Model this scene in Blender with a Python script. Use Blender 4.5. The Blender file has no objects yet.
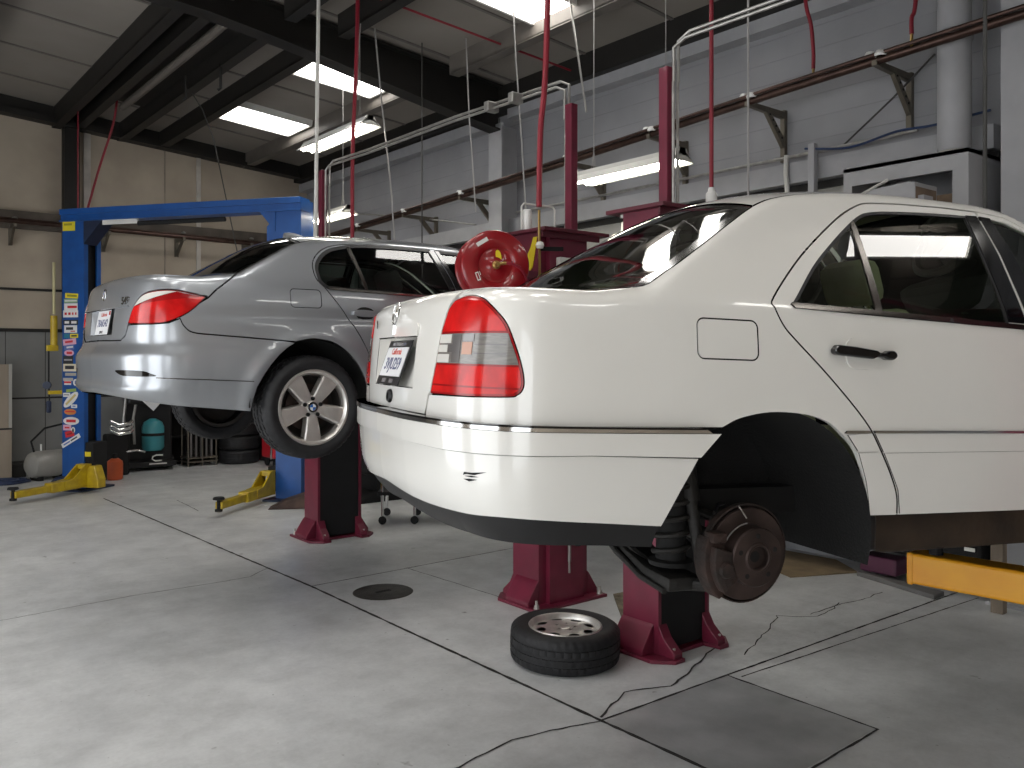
import bpy, bmesh, math, random, bisect
import numpy as np
from mathutils import Vector, Matrix, Euler
from mathutils.geometry import delaunay_2d_cdt

random.seed(7)
PI = math.pi
scene = bpy.context.scene
COL = scene.collection

# ---------------------------------------------------------------- materials
def mat(name, color, rough=0.5, metal=0.0, coat=0.0, spec=0.5, bump=0.0, bscale=40.0, var=0.0, vscale=4.0, emit=None, estr=0.0, coat_rough=0.03, color2=None, aniso=None):
    m = bpy.data.materials.new(name); m.use_nodes = True
    nt = m.node_tree; b = nt.nodes['Principled BSDF']
    b.inputs['Base Color'].default_value = (*color, 1)
    b.inputs['Roughness'].default_value = rough
    b.inputs['Metallic'].default_value = metal
    b.inputs['Coat Weight'].default_value = coat
    b.inputs['Coat Roughness'].default_value = coat_rough
    b.inputs['Specular IOR Level'].default_value = spec
    if emit:
        b.inputs['Emission Color'].default_value = (*emit, 1); b.inputs['Emission Strength'].default_value = estr
    if var or color2 or bump:
        tc = nt.nodes.new('ShaderNodeTexCoord')
    if var or color2:
        n = nt.nodes.new('ShaderNodeTexNoise'); n.inputs['Scale'].default_value = vscale; n.inputs['Detail'].default_value = 6
        mp = nt.nodes.new('ShaderNodeMapping')
        if aniso: mp.inputs['Scale'].default_value = aniso
        nt.links.new(tc.outputs['Object'], mp.inputs['Vector']); nt.links.new(mp.outputs['Vector'], n.inputs['Vector'])
        r = nt.nodes.new('ShaderNodeValToRGB')
        c2 = color2 if color2 else tuple(c*(1-var) for c in color)
        c1 = color if color2 else tuple(min(c*(1+var*.5), 1) for c in color)
        r.color_ramp.elements[0].position = .35; r.color_ramp.elements[1].position = .65
        r.color_ramp.elements[0].color = (*c2, 1); r.color_ramp.elements[1].color = (*c1, 1)
        nt.links.new(n.outputs['Fac'], r.inputs['Fac']); nt.links.new(r.outputs['Color'], b.inputs['Base Color'])
    if bump:
        n2 = nt.nodes.new('ShaderNodeTexNoise'); n2.inputs['Scale'].default_value = bscale; n2.inputs['Detail'].default_value = 4
        nt.links.new(tc.outputs['Object'], n2.inputs['Vector'])
        bp = nt.nodes.new('ShaderNodeBump'); bp.inputs['Strength'].default_value = bump; bp.inputs['Distance'].default_value = .01
        nt.links.new(n2.outputs['Fac'], bp.inputs['Height']); nt.links.new(bp.outputs['Normal'], b.inputs['Normal'])
    return m

def glass_mat(name, tint, refl=1.0, ior=1.5):
    m = bpy.data.materials.new(name); m.use_nodes = True; nt = m.node_tree
    nt.nodes.remove(nt.nodes['Principled BSDF']); out = nt.nodes['Material Output']
    tr = nt.nodes.new('ShaderNodeBsdfTransparent'); tr.inputs['Color'].default_value = (*tint, 1)
    gl = nt.nodes.new('ShaderNodeBsdfGlossy'); gl.inputs['Roughness'].default_value = 0.0; gl.inputs['Color'].default_value = (refl, refl, refl, 1)
    fr = nt.nodes.new('ShaderNodeFresnel'); fr.inputs['IOR'].default_value = ior
    mx = nt.nodes.new('ShaderNodeMixShader')
    nt.links.new(fr.outputs[0], mx.inputs[0]); nt.links.new(tr.outputs[0], mx.inputs[1]); nt.links.new(gl.outputs[0], mx.inputs[2])
    nt.links.new(mx.outputs[0], out.inputs['Surface'])
    return m

# ---------------------------------------------------------------- object helpers
def link(o, parent=None):
    COL.objects.link(o)
    if parent is not None: o.parent = parent
    return o

def tag(o, label, cat, group=None):
    o['label'] = label; o['category'] = cat
    if group: o['group'] = group
    return o

def thing(name, label, cat, loc=(0, 0, 0), rot=(0, 0, 0), group=None):
    o = bpy.data.objects.new(name, None); o.empty_display_size = .1
    o.location = loc; o.rotation_euler = rot
    link(o); tag(o, label, cat, group)
    return o

def copy_tree(o, parent=None):
    c = o.copy(); COL.objects.link(c)
    if parent is not None: c.parent = parent
    for ch in [x for x in bpy.data.objects if x.parent == o]:
        copy_tree(ch, c)
    return c

class PM:
    """collects geometry for one mesh object"""
    def __init__(s): s.V = []; s.F = []; s.N = []; s.M = []; s.S = []
    def add(s, V, F, N=None, mi=0, smooth=False):
        k = len(s.V); s.V += [tuple(v) for v in V]
        s.N += [tuple(n) for n in N] if N else [None]*len(V)
        for f in F: s.F.append(tuple(i+k for i in f)); s.M.append(mi); s.S.append(smooth)
        return s
    def box(s, x0, x1, y0, y1, z0, z1, mi=0, bev=0.0, mtx=None):
        bm = bmesh.new(); bmesh.ops.create_cube(bm, size=1)
        for v in bm.verts: v.co = Vector(((x0+x1)/2+v.co.x*(x1-x0), (y0+y1)/2+v.co.y*(y1-y0), (z0+z1)/2+v.co.z*(z1-z0)))
        if bev: bmesh.ops.bevel(bm, geom=bm.edges[:], offset=min(bev, .45*min(abs(x1-x0), abs(y1-y0), abs(z1-z0))), segments=2, affect='EDGES', profile=.5)
        return s.bm(bm, mi, mtx)
    def bm(s, bm, mi=0, mtx=None, smooth=False):
        bm.verts.index_update()
        V = [(mtx @ v.co) if mtx else v.co.copy() for v in bm.verts]
        F = [[v.index for v in f.verts] for f in bm.faces]
        bm.free(); return s.add(V, F, None, mi, smooth)
    def prism(s, poly, axis, a, b, mi=0, bev=0.0, mtx=None):
        """extrude a 2D polygon along axis ('x','y','z') from a to b"""
        def p3(p, h): return {'x': (h, p[0], p[1]), 'y': (p[0], h, p[1]), 'z': (p[0], p[1], h)}[axis]
        bm = bmesh.new(); lo = [bm.verts.new(p3(p, a)) for p in poly]; hi = [bm.verts.new(p3(p, b)) for p in poly]
        n = len(poly); bm.faces.new(lo); bm.faces.new(hi[::-1])
        for i in range(n): bm.faces.new((lo[i], hi[i], hi[(i+1) % n], lo[(i+1) % n]))
        bmesh.ops.recalc_face_normals(bm, faces=bm.faces[:])
        if bev: bmesh.ops.bevel(bm, geom=bm.edges[:], offset=bev, segments=2, affect='EDGES', profile=.5)
        return s.bm(bm, mi, mtx)
    def tube(s, pts, r, seg=10, mi=0, caps=True, closed=False):
        pts = [Vector(p) for p in pts]; n = len(pts)
        rr = r if isinstance(r, (list, tuple)) else [r]*n
        V = []; F = []; prev = None
        for i in range(n):
            if closed: d = pts[(i+1) % n]-pts[i-1]
            else: d = pts[min(i+1, n-1)]-pts[max(i-1, 0)]
            d.normalize()
            if prev is None:
                a = Vector((0, 0, 1)) if abs(d.z) < .9 else Vector((1, 0, 0)); u = d.cross(a).normalized()
            else: u = (prev-d*prev.dot(d)).normalized()
            prev = u; w = d.cross(u)
            for k in range(seg):
                a = 2*PI*k/seg; V.append(pts[i]+u*(rr[i]*math.cos(a))+w*(rr[i]*math.sin(a)))
        m = n if closed else n-1
        for i in range(m):
            for k in range(seg):
                j = (i+1) % n
                F.append((i*seg+k, i*seg+(k+1) % seg, j*seg+(k+1) % seg, j*seg+k))
        s.add(V, F, None, mi, True)
        if caps and not closed:
            s.add(V[:seg], [tuple(range(seg))[::-1]], None, mi); s.add(V[-seg:], [tuple(range(seg))], None, mi)
        return s
    def lathe(s, prof, seg=32, mi=0, mtx=None, close=False, smooth=True, mod=None):
        """revolve (r, h) about z"""
        V = []; F = []; n = len(prof)
        for k in range(seg):
            a = 2*PI*k/seg
            for i, (r, h) in enumerate(prof):
                q = mod(i, k) if mod else 0
                V.append(Vector(((r+q)*math.cos(a), (r+q)*math.sin(a), h)))
        m = n if close else n-1
        for k in range(seg):
            for i in range(m):
                a, b = k*n+i, k*n+(i+1) % n; c, d = ((k+1) % seg)*n+(i+1) % n, ((k+1) % seg)*n+i
                F.append((a, d, c, b))
        if mtx: V = [mtx @ v for v in V]
        return s.add(V, F, None, mi, smooth)
    def cyl(s, p0, p1, r, seg=16, mi=0, r1=None):
        return s.tube([p0, p1], [r, r if r1 is None else r1], seg, mi)
    def build(s, name, mats, parent=None, angle=35, loc=None, rot=None):
        me = bpy.data.meshes.new(name); me.from_pydata([tuple(v) for v in s.V], [], s.F)
        for m in (mats if isinstance(mats, (list, tuple)) else [mats]): me.materials.append(m)
        me.polygons.foreach_set('material_index', s.M); me.polygons.foreach_set('use_smooth', s.S)
        me.validate(clean_customdata=False)
        if any(n is not None for n in s.N) and len(me.vertices) == len(s.N):
            me.update()
            vn = [tuple(v.normal) for v in me.vertices]
            me.normals_split_custom_set_from_vertices([n if n is not None else vn[i] for i, n in enumerate(s.N)])
        elif any(s.S):
            me.update(); me.set_sharp_from_angle(angle=math.radians(angle))
        o = bpy.data.objects.new(name, me)
        if loc is not None: o.location = loc
        if rot is not None: o.rotation_euler = rot
        return link(o, parent)

def align(p, d, up=(0, 0, 1)):
    """matrix taking local z to direction d, placed at p"""
    d = Vector(d).normalized(); q = d.to_track_quat('Z', 'Y')
    return Matrix.Translation(Vector(p)) @ q.to_matrix().to_4x4()

def solo(name, pm, mats, label, cat, group=None, **kw):
    return tag(pm.build(name, mats, **kw), label, cat, group)

def struct(name, pm, mats):
    o = pm.build(name, mats); o['kind'] = 'structure'; return o

# ---------------------------------------------------------------- curved sheet panels
def densify(poly, step, closed=True):
    out = []; n = len(poly)
    for i in range(n if closed else n-1):
        a = poly[i]; b = poly[(i+1) % n]; L = math.hypot(b[0]-a[0], b[1]-a[1]); k = max(1, int(math.ceil(L/step)))
        for j in range(k): out.append((a[0]+(b[0]-a[0])*j/k, a[1]+(b[1]-a[1])*j/k))
    if not closed: out.append(poly[-1])
    return out

def area2(p): return sum(p[i-1][0]*p[i][1]-p[i][0]*p[i-1][1] for i in range(len(p)))

def shrink(poly, d, keep=None):
    if not d: return poly
    n = len(poly); s = 1 if area2(poly) > 0 else -1; out = []
    for i in range(n):
        a, p, b = poly[i-1], poly[i], poly[(i+1) % n]
        e1 = Vector((p[0]-a[0], p[1]-a[1])); e2 = Vector((b[0]-p[0], b[1]-p[1]))
        if e1.length < 1e-9 or e2.length < 1e-9: out.append(p); continue
        e1.normalize(); e2.normalize()
        n1 = Vector((-e1.y, e1.x))*s; n2 = Vector((-e2.y, e2.x))*s; m = n1+n2
        m = m/(max(m.dot(n1), .5)) if m.length > 1e-6 else n1
        q = (p[0]+m.x*d, p[1]+m.y*d)
        out.append(p if keep and keep(p) else q)
    return out

def inside(pts, poly):
    P = np.array(poly); x, y = pts[:, 0], pts[:, 1]; res = np.zeros(len(pts), bool)
    x0, y0 = P[:, 0], P[:, 1]; x1, y1 = np.roll(x0, -1), np.roll(y0, -1)
    for i in range(len(P)):
        c = (y0[i] > y) != (y1[i] > y)
        if c.any():
            with np.errstate(divide='ignore', invalid='ignore'):
                res ^= c & (x < (x1[i]-x0[i])*(y-y0[i])/(y1[i]-y0[i])+x0[i])
    return res

def panel(pm, fmap, poly, holes=(), g=.03, gap=.0028, rim=.012, sides=(-1,), mi=0, rmi=None, extra=None, bstep=.012, keep=None, hv=1e-3, sg=1, hgap=None):
    """a curved sheet: 2D outline (with holes) meshed and mapped through fmap(u, v); its edge is folded inward by rim"""
    loops = [shrink(densify(poly, bstep), gap, keep)] + [shrink(densify(h, bstep), -(gap if hgap is None else hgap)) for h in holes]
    out = np.array(loops[0]); lo = out.min(0); hi = out.max(0)
    us = np.arange(lo[0]+g*.5, hi[0], g); vs = np.arange(lo[1]+g*.5, hi[1], g)
    G = np.array([(u, v) for u in us for v in vs]).reshape(-1, 2); tol = np.full(len(G), .4*bstep)
    if extra:
        E = np.array([(u, v) for u in us for v in extra(u)]).reshape(-1, 2)
        G = np.concatenate([G, E]); tol = np.concatenate([tol, np.full(len(E), .0006)])
    if len(G):
        ok = inside(G, loops[0])
        for h in loops[1:]: ok &= ~inside(G, h)
        B = np.concatenate([np.array(l) for l in loops]); G, tol = G[ok], tol[ok]
        if len(G):
            md = np.array([np.min((B[:, 0]-p[0])**2+(B[:, 1]-p[1])**2) for p in G])
            G = G[md > tol**2]
    V2 = []; E2 = []
    for l in loops:
        k = len(V2); V2 += [Vector(p) for p in l]; E2 += [(k+i, k+(i+1) % len(l)) for i in range(len(l))]
    nb = len(V2); V2 += [Vector((float(p[0]), float(p[1]))) for p in G]
    rv, re, rf, ov, oe, of = delaunay_2d_cdt(V2, E2, [], 0, 1e-7)
    C = np.array([((rv[f[0]].x+rv[f[1]].x+rv[f[2]].x)/3, (rv[f[0]].y+rv[f[1]].y+rv[f[2]].y)/3) for f in rf])
    ok = inside(C, loops[0])
    for h in loops[1:]: ok &= ~inside(C, h)
    tri = [f for f, o in zip(rf, ok) if o]
    def ev(u, v):
        p = Vector(fmap(u, v)); du = Vector(fmap(u+hv, v))-Vector(fmap(u-hv, v)); dv = p-Vector(fmap(u, v-hv))
        n = du.cross(dv); n = n.normalized() if n.length > 1e-12 else Vector((0, 0, 1))
        return p, n*sg
    used = sorted({i for f in tri for i in f}); rm = {i: k for k, i in enumerate(used)}
    PN = [ev(rv[i].x, rv[i].y) for i in used]
    tri = [tuple(rm[i] for i in f) for f in tri]
    T = []
    for f in tri:
        a, b, c = (PN[i][0] for i in f)
        T.append(f if (b-a).cross(c-a).dot(PN[f[0]][1]+PN[f[1]][1]+PN[f[2]][1]) >= 0 else f[::-1])
    LP = [[ev(*p) for p in l] for l in loops] if rim else []
    for sd in sides:
        fl = (lambda v: Vector((v.x, -v.y, v.z))) if sd > 0 else (lambda v: v)
        pm.add([fl(p) for p, n in PN], [t[::-1] if sd > 0 else t for t in T], [fl(n) for p, n in PN], mi, True)
        for li, l in enumerate(LP):
            n = len(l); V = []; N = []; F = []
            for i in range(n):
                p, nn = l[i]; t = (l[(i+1) % n][0]-l[i-1][0])
                if t.length < 1e-9: t = Vector((1, 0, 0))
                o = t.cross(nn).normalized()*(1 if (area2(loops[li]) > 0) else -1)*(1 if li == 0 else -1)*sg
                V += [fl(p), fl(p-nn*rim)]; N += [fl(o), fl(o)]
            for i in range(n):
                j = (i+1) % n
                if keep and li == 0 and keep(loops[0][i]) and keep(loops[0][j]): continue
                F.append((2*i, 2*i+1, 2*j+1, 2*j))
            pm.add(V, F, N, mi if rmi is None else rmi, True)
    return pm
# ---------------------------------------------------------------- car surfaces
def catmull(pts, n=8, closed=False):
    P = [tuple(p) for p in pts]; m = len(P); out = []
    rng = range(m) if closed else range(m-1)
    for i in rng:
        p1 = P[i]; p2 = P[(i+1) % m]
        p0 = P[(i-1) % m] if (closed or i > 0) else tuple(2*a-b for a, b in zip(p1, p2))
        p3 = P[(i+2) % m] if (closed or i < m-2) else tuple(2*a-b for a, b in zip(p2, p1))
        for k in range(n):
            u = k/n
            out.append(tuple(0.5*((2*b)+(c-a)*u+(2*a-5*b+4*c-d)*u*u+(3*b-a-3*c+d)*u**3)
                             for a, b, c, d in zip(p0, p1, p2, p3)))
    if not closed: out.append(P[-1])
    return out

def table(pts):
    """monotone cubic through (x, y) pairs"""
    xs = [p[0] for p in pts]; ys = [p[1] for p in pts]; n = len(xs)
    d = [(ys[i+1]-ys[i])/(xs[i+1]-xs[i]) for i in range(n-1)]
    m = [d[0]] + [0 if d[i-1]*d[i] <= 0 else 2*d[i-1]*d[i]/(d[i-1]+d[i]) for i in range(1, n-1)] + [d[-1]]
    def f(x):
        if x <= xs[0]: return ys[0]
        if x >= xs[-1]: return ys[-1]
        i = bisect.bisect_right(xs, x)-1
        h = xs[i+1]-xs[i]; u = (x-xs[i])/h
        return ((2*u**3-3*u*u+1)*ys[i] + (u**3-2*u*u+u)*h*m[i] + (-2*u**3+3*u*u)*ys[i+1] + (u**3-u*u)*h*m[i+1])
    return f

def softplus(u, w):
    if u > 12*w: return u
    if u < -12*w: return 0.0
    return w*math.log(1+math.exp(u/w))

class Surf:
    """half car body: a wall wrapped round the plan outline (t along it, z up) and a crowned top"""
    def __init__(s, plan, inset, ztab, zdeck, xdeck, R, crown, zhood=None):
        pl = catmull(plan, 24); L = [0.0]
        for a, b in zip(pl, pl[1:]): L.append(L[-1]+math.hypot(b[0]-a[0], b[1]-a[1]))
        k = min((i for i in range(len(pl)) if pl[i][1] < -0.5), key=lambda i: abs(pl[i][0]))
        t0 = L[k]-pl[k][0]
        s.T = [l-t0 for l in L]; s.pl = pl; s.tmin = s.T[0]; s.tmax = s.T[-1]
        s._in = inset; s.ztab = ztab; s.zdeck = zdeck; s.xdeck = xdeck; s.R = R; s.crown = crown; s.zc = {}
    def base(s, t):
        i = min(max(bisect.bisect_right(s.T, t)-1, 0), len(s.T)-2)
        u = (t-s.T[i])/(s.T[i+1]-s.T[i]); a, b = s.pl[i], s.pl[i+1]
        def nrm(j):
            j0 = max(j-1, 0); j1 = min(j+1, len(s.pl)-1)
            dx = s.pl[j1][0]-s.pl[j0][0]; dy = s.pl[j1][1]-s.pl[j0][1]
            if j == 0: dx, dy = 0, -1
            if j == len(s.pl)-1: dx, dy = 0, 1
            l = math.hypot(dx, dy); return dy/l, -dx/l
        n0, n1 = nrm(i), nrm(i+1)
        uc = min(max(u, 0), 1)
        nx = n0[0]+(n1[0]-n0[0])*uc; ny = n0[1]+(n1[1]-n0[1])*uc; l = math.hypot(nx, ny)
        return a[0]+(b[0]-a[0])*u, a[1]+(b[1]-a[1])*u, nx/l, ny/l
    def zt(s, t):
        k = round(t, 5)
        if k in s.zc: return s.zc[k]
        x, y, nx, ny = s.base(t)
        if x < s.xdeck+0.1:
            xi, yi = x-nx*.065, y-ny*.065
            a = s.zdeck(xi, yi)
        if x >= s.xdeck+0.1: z = s.ztab(x)
        elif x <= s.xdeck-0.1: z = a
        else:
            u = (x-s.xdeck+.1)/.2; u = u*u*(3-2*u); z = a+(s.ztab(x)-a)*u
        s.zc[k] = z
        return z
    def inset(s, t, z):
        R = s.R(t); zt = s.zt(t); i = s._in(t, min(z, zt), s)
        q = min(z, zt)-(zt-R)
        if q > 0: i += R-math.sqrt(max(R*R-q*q, 0))
        return i
    def P(s, t, z, off=0.0):
        x, y, nx, ny = s.base(t); i = off-s.inset(t, z)
        return (x+nx*i, y+ny*i, z)
    def edge(s, x):
        return s.P(x, s.zt(x))
    def top(s, x, w, off=0.0):
        b = s.edge(x)
        return (b[0], w*abs(b[1]), b[2]+s.crown(x)*(1-abs(w)**2.2)+off)
    def deck(s, x, y, off=0.0):
        return (x, y, s.zdeck(x, y)+off)
def white_surf():
    plan = [(-.982, 0), (-.978, -.22), (-.964, -.42), (-.934, -.60), (-.886, -.725), (-.805, -.799), (-.70, -.828), (-.50, -.846), (-.25, -.856),
            (0, -.86), (.5, -.862), (1.2, -.862), (2.0, -.858), (2.7, -.845), (3.0, -.815), (3.2, -.765), (3.36, -.64), (3.42, -.45), (3.46, -.2), (3.47, 0)]
    def inset(t, z, s):
        i = 0.0
        if z > .60: i += .030*((z-.60)/.40)**2
        else: i += .045*((.60-z)/.35)**2
        if -0.9 < t < 2.6: i += .42*softplus(z-.985, .018)
        elif t <= -.9: i += .42*softplus(z-.985, .018)*max(0, 1-(-.9-t)/.15)
        return i
    ztab = table([(-.6, 1.026), (-.44, 1.030), (-.33, 1.086), (-.23, 1.148), (-.13, 1.210), (.0, 1.290), (.06, 1.326), (.12, 1.358), (.2, 1.390), (.35, 1.425), (.6, 1.458), (.9, 1.477),
                  (1.2, 1.480), (1.36, 1.466), (1.5, 1.405), (1.65, 1.31), (1.88, 1.16), (2.04, 1.055), (2.14, 1.0), (2.3, .975), (2.7, .93), (3.1, .865), (3.35, .79), (3.5, .74)])
    zdeck = lambda x, y: 1.021+.004*(x+.5)-.5*max(0, -.84-x)**1.6-.010*(y/.7)**2
    R = lambda t: .055 if t < -.45 else (.055-.025*min((t+.45)/.2, 1) if t < 0 else .03+.03*min(max((t-2.1)/.3, 0), 1))
    crown = table([(-.6, .012), (-.42, .016), (-.2, .032), (.1, .05), (.4, .058), (1.0, .062), (1.4, .072), (1.7, .09), (2.05, .05), (2.3, .04), (3.3, .05)])
    return Surf(plan, inset, ztab, zdeck, -.52, R, crown)
def silver_surf():
    plan = [(-1.02, 0), (-1.014, -.25), (-.998, -.48), (-.965, -.67), (-.905, -.785), (-.81, -.847), (-.68, -.872), (-.45, -.893), (-.2, -.905),
            (0, -.91), (.5, -.915), (1.2, -.915), (2.0, -.915), (2.6, -.915), (3.0, -.895), (3.3, -.83), (3.5, -.70), (3.62, -.45), (3.66, -.2), (3.67, 0)]
    def inset(t, z, s):
        i = 0.0
        if z > .62: i += .05*((z-.62)/.38)**2
        else: i += .05*((.62-z)/.4)**2
        if -0.85 < t < 2.9: i += .44*softplus(z-.985, .02)
        elif t <= -.85: i += .44*softplus(z-.985, .02)*max(0, 1-(-.85-t)/.15)
        for xc in (0, 2.888):                                   # flared arches
            r = math.hypot(t-xc, z-.26)
            i -= .016*math.exp(-((r-.40)/.05)**2)
        if t > -.75: i += .012*math.exp(-((z-.78)/.035)**2)*min(1, (t+.75)/.5)    # hollow under the shoulder crease
        return i
    ztab = table([(-.75, 1.025), (-.55, 1.028), (-.45, 1.040), (-.37, 1.080), (-.29, 1.122), (-.19, 1.176), (-.09, 1.228), (.0, 1.268), (.1, 1.296), (.2, 1.312), (.35, 1.324), (.5, 1.332), (.8, 1.342), (1.1, 1.342), (1.4, 1.33),
                  (1.6, 1.28), (1.85, 1.17), (2.1, 1.05), (2.25, .995), (2.5, .965), (2.9, .92), (3.3, .83), (3.55, .74), (3.7, .70)])
    zdeck = lambda x, y: 1.03+.004*(x+.6)-.25*max(0, -.9-x)**1.5-.02*(y/.75)**2
    R = lambda t: .045 if t < -.5 else (.045-.01*min((t+.5)/.2, 1) if t < 0 else .035+.03*min(max((t-2.1)/.3, 0), 1))
    crown = table([(-.8, .015), (-.5, .025), (-.2, .055), (.2, .07), (.5, .075), (1.2, .08), (1.6, .09), (2.1, .07), (2.4, .05), (3.6, .06)])
    return Surf(plan, inset, ztab, zdeck, -.62, R, crown)
# ---------------------------------------------------------------- shared car pieces
M = {}
M['white'] = mat('white_car_paint', (.82, .805, .765), .30, coat=1.0, var=.02, vscale=3)
M['silver'] = mat('silver_car_paint', (.40, .42, .45), .36, metal=.75, coat=1.0, var=.03, vscale=2)
M['black_trim'] = mat('black_rubber_trim', (.007, .007, .008), .45, bump=.05, bscale=300)
M['black_gloss'] = mat('black_gloss_trim', (.004, .004, .005), .10, coat=.2)
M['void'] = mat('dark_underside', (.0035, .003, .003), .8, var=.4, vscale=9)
M['liner'] = mat('wheel_arch_felt', (.008, .008, .008), .95, bump=.5, bscale=120, var=.3)
M['chrome'] = mat('chrome', (.75, .75, .75), .12, metal=1.0)
M['darkchrome'] = mat('dulled_chrome', (.15, .14, .13), .22, metal=1.0)
M['lens_red'] = mat('red_lamp_lens', (.60, .010, .010), .16, coat=.25, spec=.3, var=.25, vscale=14)
M['lens_dark'] = mat('deep_red_lamp_lens', (.33, .006, .008), .16, coat=.25, spec=.3)
M['lens_clear'] = mat('smoky_clear_lens', (.20, .185, .17), .16, coat=.4, var=.25, vscale=25, aniso=(1, 1, 6))
M['lens_pale'] = mat('pale_lamp_lens', (.72, .70, .66), .12, coat=1.0)
M['lens_dim'] = mat('dim_grey_lens', (.12, .11, .11), .2, coat=1.0)
M['amber'] = mat('amber_bulb', (.42, .16, .07), .3, coat=.8)  # plain orange bulb colour, no emission
M['tan'] = mat('tan_cabin_cloth', (.50, .49, .36), .9, var=.12, vscale=12)
M['graycloth'] = mat('grey_cabin_leather', (.10, .10, .10), .6, var=.2)
M['cabin'] = mat('dark_cabin_plastic', (.03, .03, .03), .8, var=.2)
M['rubber'] = mat('tyre_rubber', (.011, .011, .013), .62, bump=.15, bscale=160, var=.3, vscale=30)
M['alloy'] = mat('brushed_alloy', (.74, .71, .68), .36, metal=.8, var=.12, vscale=10)
M['alloy_dull'] = mat('worn_alloy', (.72, .70, .67), .36, metal=.75, var=.18, vscale=14)
M['barrel'] = mat('dark_rim_barrel', (.035, .03, .028), .6, metal=.4, var=.3)
M['rust'] = mat('rusty_cast_iron', (.050, .027, .021), .78, metal=.25, bump=.4, bscale=70, color2=(.020, .015, .013), vscale=16)
M['rotor'] = mat('worn_rotor_steel', (.070, .047, .042), .5, metal=.6, color2=(.032, .022, .019), vscale=9)
M['greasy'] = mat('greasy_steel', (.032, .030, .028), .55, metal=.5, bump=.3, bscale=60, var=.4)
M['bare'] = mat('bare_steel_edge', (.36, .34, .32), .4, metal=.8, var=.3)
M['glass_w'] = glass_mat('green_tinted_glass', (.72, .82, .70), 1.0)
M['glass_r'] = glass_mat('dark_tinted_glass', (.30, .36, .30), 1.0)
M['glass_s'] = glass_mat('grey_tinted_glass', (.40, .47, .45), 1.0)
M['plate'] = mat('plate_white', (.78, .78, .80), .35, var=.04)
M['plate_blue'] = mat('plate_ink_blue', (.05, .06, .16), .5)
M['plate_red'] = mat('plate_ink_red', (.55, .10, .07), .5)
M['emblem_blue'] = mat('emblem_blue', (.02, .12, .42), .2, coat=1)
M['emblem_white'] = mat('emblem_white', (.75, .75, .75), .2, coat=1)
M['paint_white'] = mat('white_marking', (.75, .74, .70), .5)

def lin(a, b, f, n):                    # sampled run of f between a and b
    return [(a+(b-a)*i/n, f(a+(b-a)*i/n)) for i in range(n+1)]

def arc_rows(S):
    def rows(t):
        z = S.zt(t); R = S.R(t)
        return [z-R+R*math.sin(math.radians(a)) for a in (8, 20, 32, 44, 55, 65, 74, 82)]
    return rows

def rrect(u0, u1, v0, v1, r, n=5):
    out = []
    for cx, cy, a0 in ((u1-r, v1-r, 0), (u0+r, v1-r, 90), (u0+r, v0+r, 180), (u1-r, v0+r, 270)):
        for k in range(n+1):
            a = math.radians(a0+90*k/n); out.append((cx+r*math.cos(a), cy+r*math.sin(a)))
    return out

def text_mesh(pm, txt, h, mtx, mi=0, depth=.001, squeeze=1.0, bold=0.0):
    """lettering as solid geometry"""
    cu = bpy.data.curves.new('lettering', 'FONT'); cu.body = txt; cu.size = 1; cu.align_x = 'CENTER'; cu.align_y = 'CENTER'; cu.extrude = .5; cu.offset = bold; cu.resolution_u = 2
    o = bpy.data.objects.new('lettering', cu); COL.objects.link(o)
    dg = bpy.context.evaluated_depsgraph_get(); me = bpy.data.meshes.new_from_object(o.evaluated_get(dg))
    sc = Matrix.Diagonal((h*squeeze, h, depth, 1))
    pm.add([mtx @ (sc @ v.co) for v in me.vertices], [tuple(p.vertices) for p in me.polygons], None, mi)
    bpy.data.objects.remove(o); bpy.data.curves.remove(cu); bpy.data.meshes.remove(me)
    return pm

def tyre_profile(R, r, w):
    h = w/2
    return [(r, -h*.86), (r+.012, -h*.95), (r+.035, -h*1.0), ((R+r)/2+.005, -h*1.06), (R-.028, -h*1.0), (R-.010, -h*.88), (R-.003, -h*.76),
            (R, -h*.52), (R, -h*.50), (R-.007, -h*.49), (R-.007, -h*.40), (R, -h*.39), (R+.001, -h*.10), (R-.007, -h*.09), (R-.007, h*.09), (R+.001, h*.10),
            (R, h*.39), (R-.007, h*.40), (R-.007, h*.49), (R, h*.50), (R, h*.52), (R-.003, h*.76), (R-.010, h*.88), (R-.028, h*1.0), ((R+r)/2+.005, h*1.06),
            (r+.035, h*1.0), (r+.012, h*.95), (r, h*.86)]

def tyre(R, r, w, parent, mtx, name='tyre'):
    rows = {5, 6, 7, 8, 11, 12, 15, 16, 19, 20, 21, 22}
    pm = PM().lathe(tyre_profile(R, r, w), 168, 0, mtx, True, True, lambda i, k: -.006 if (i in rows and (k+(i//3)) % 4 == 0) else 0)
    return pm.build(name, M['rubber'], parent, angle=50)

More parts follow.
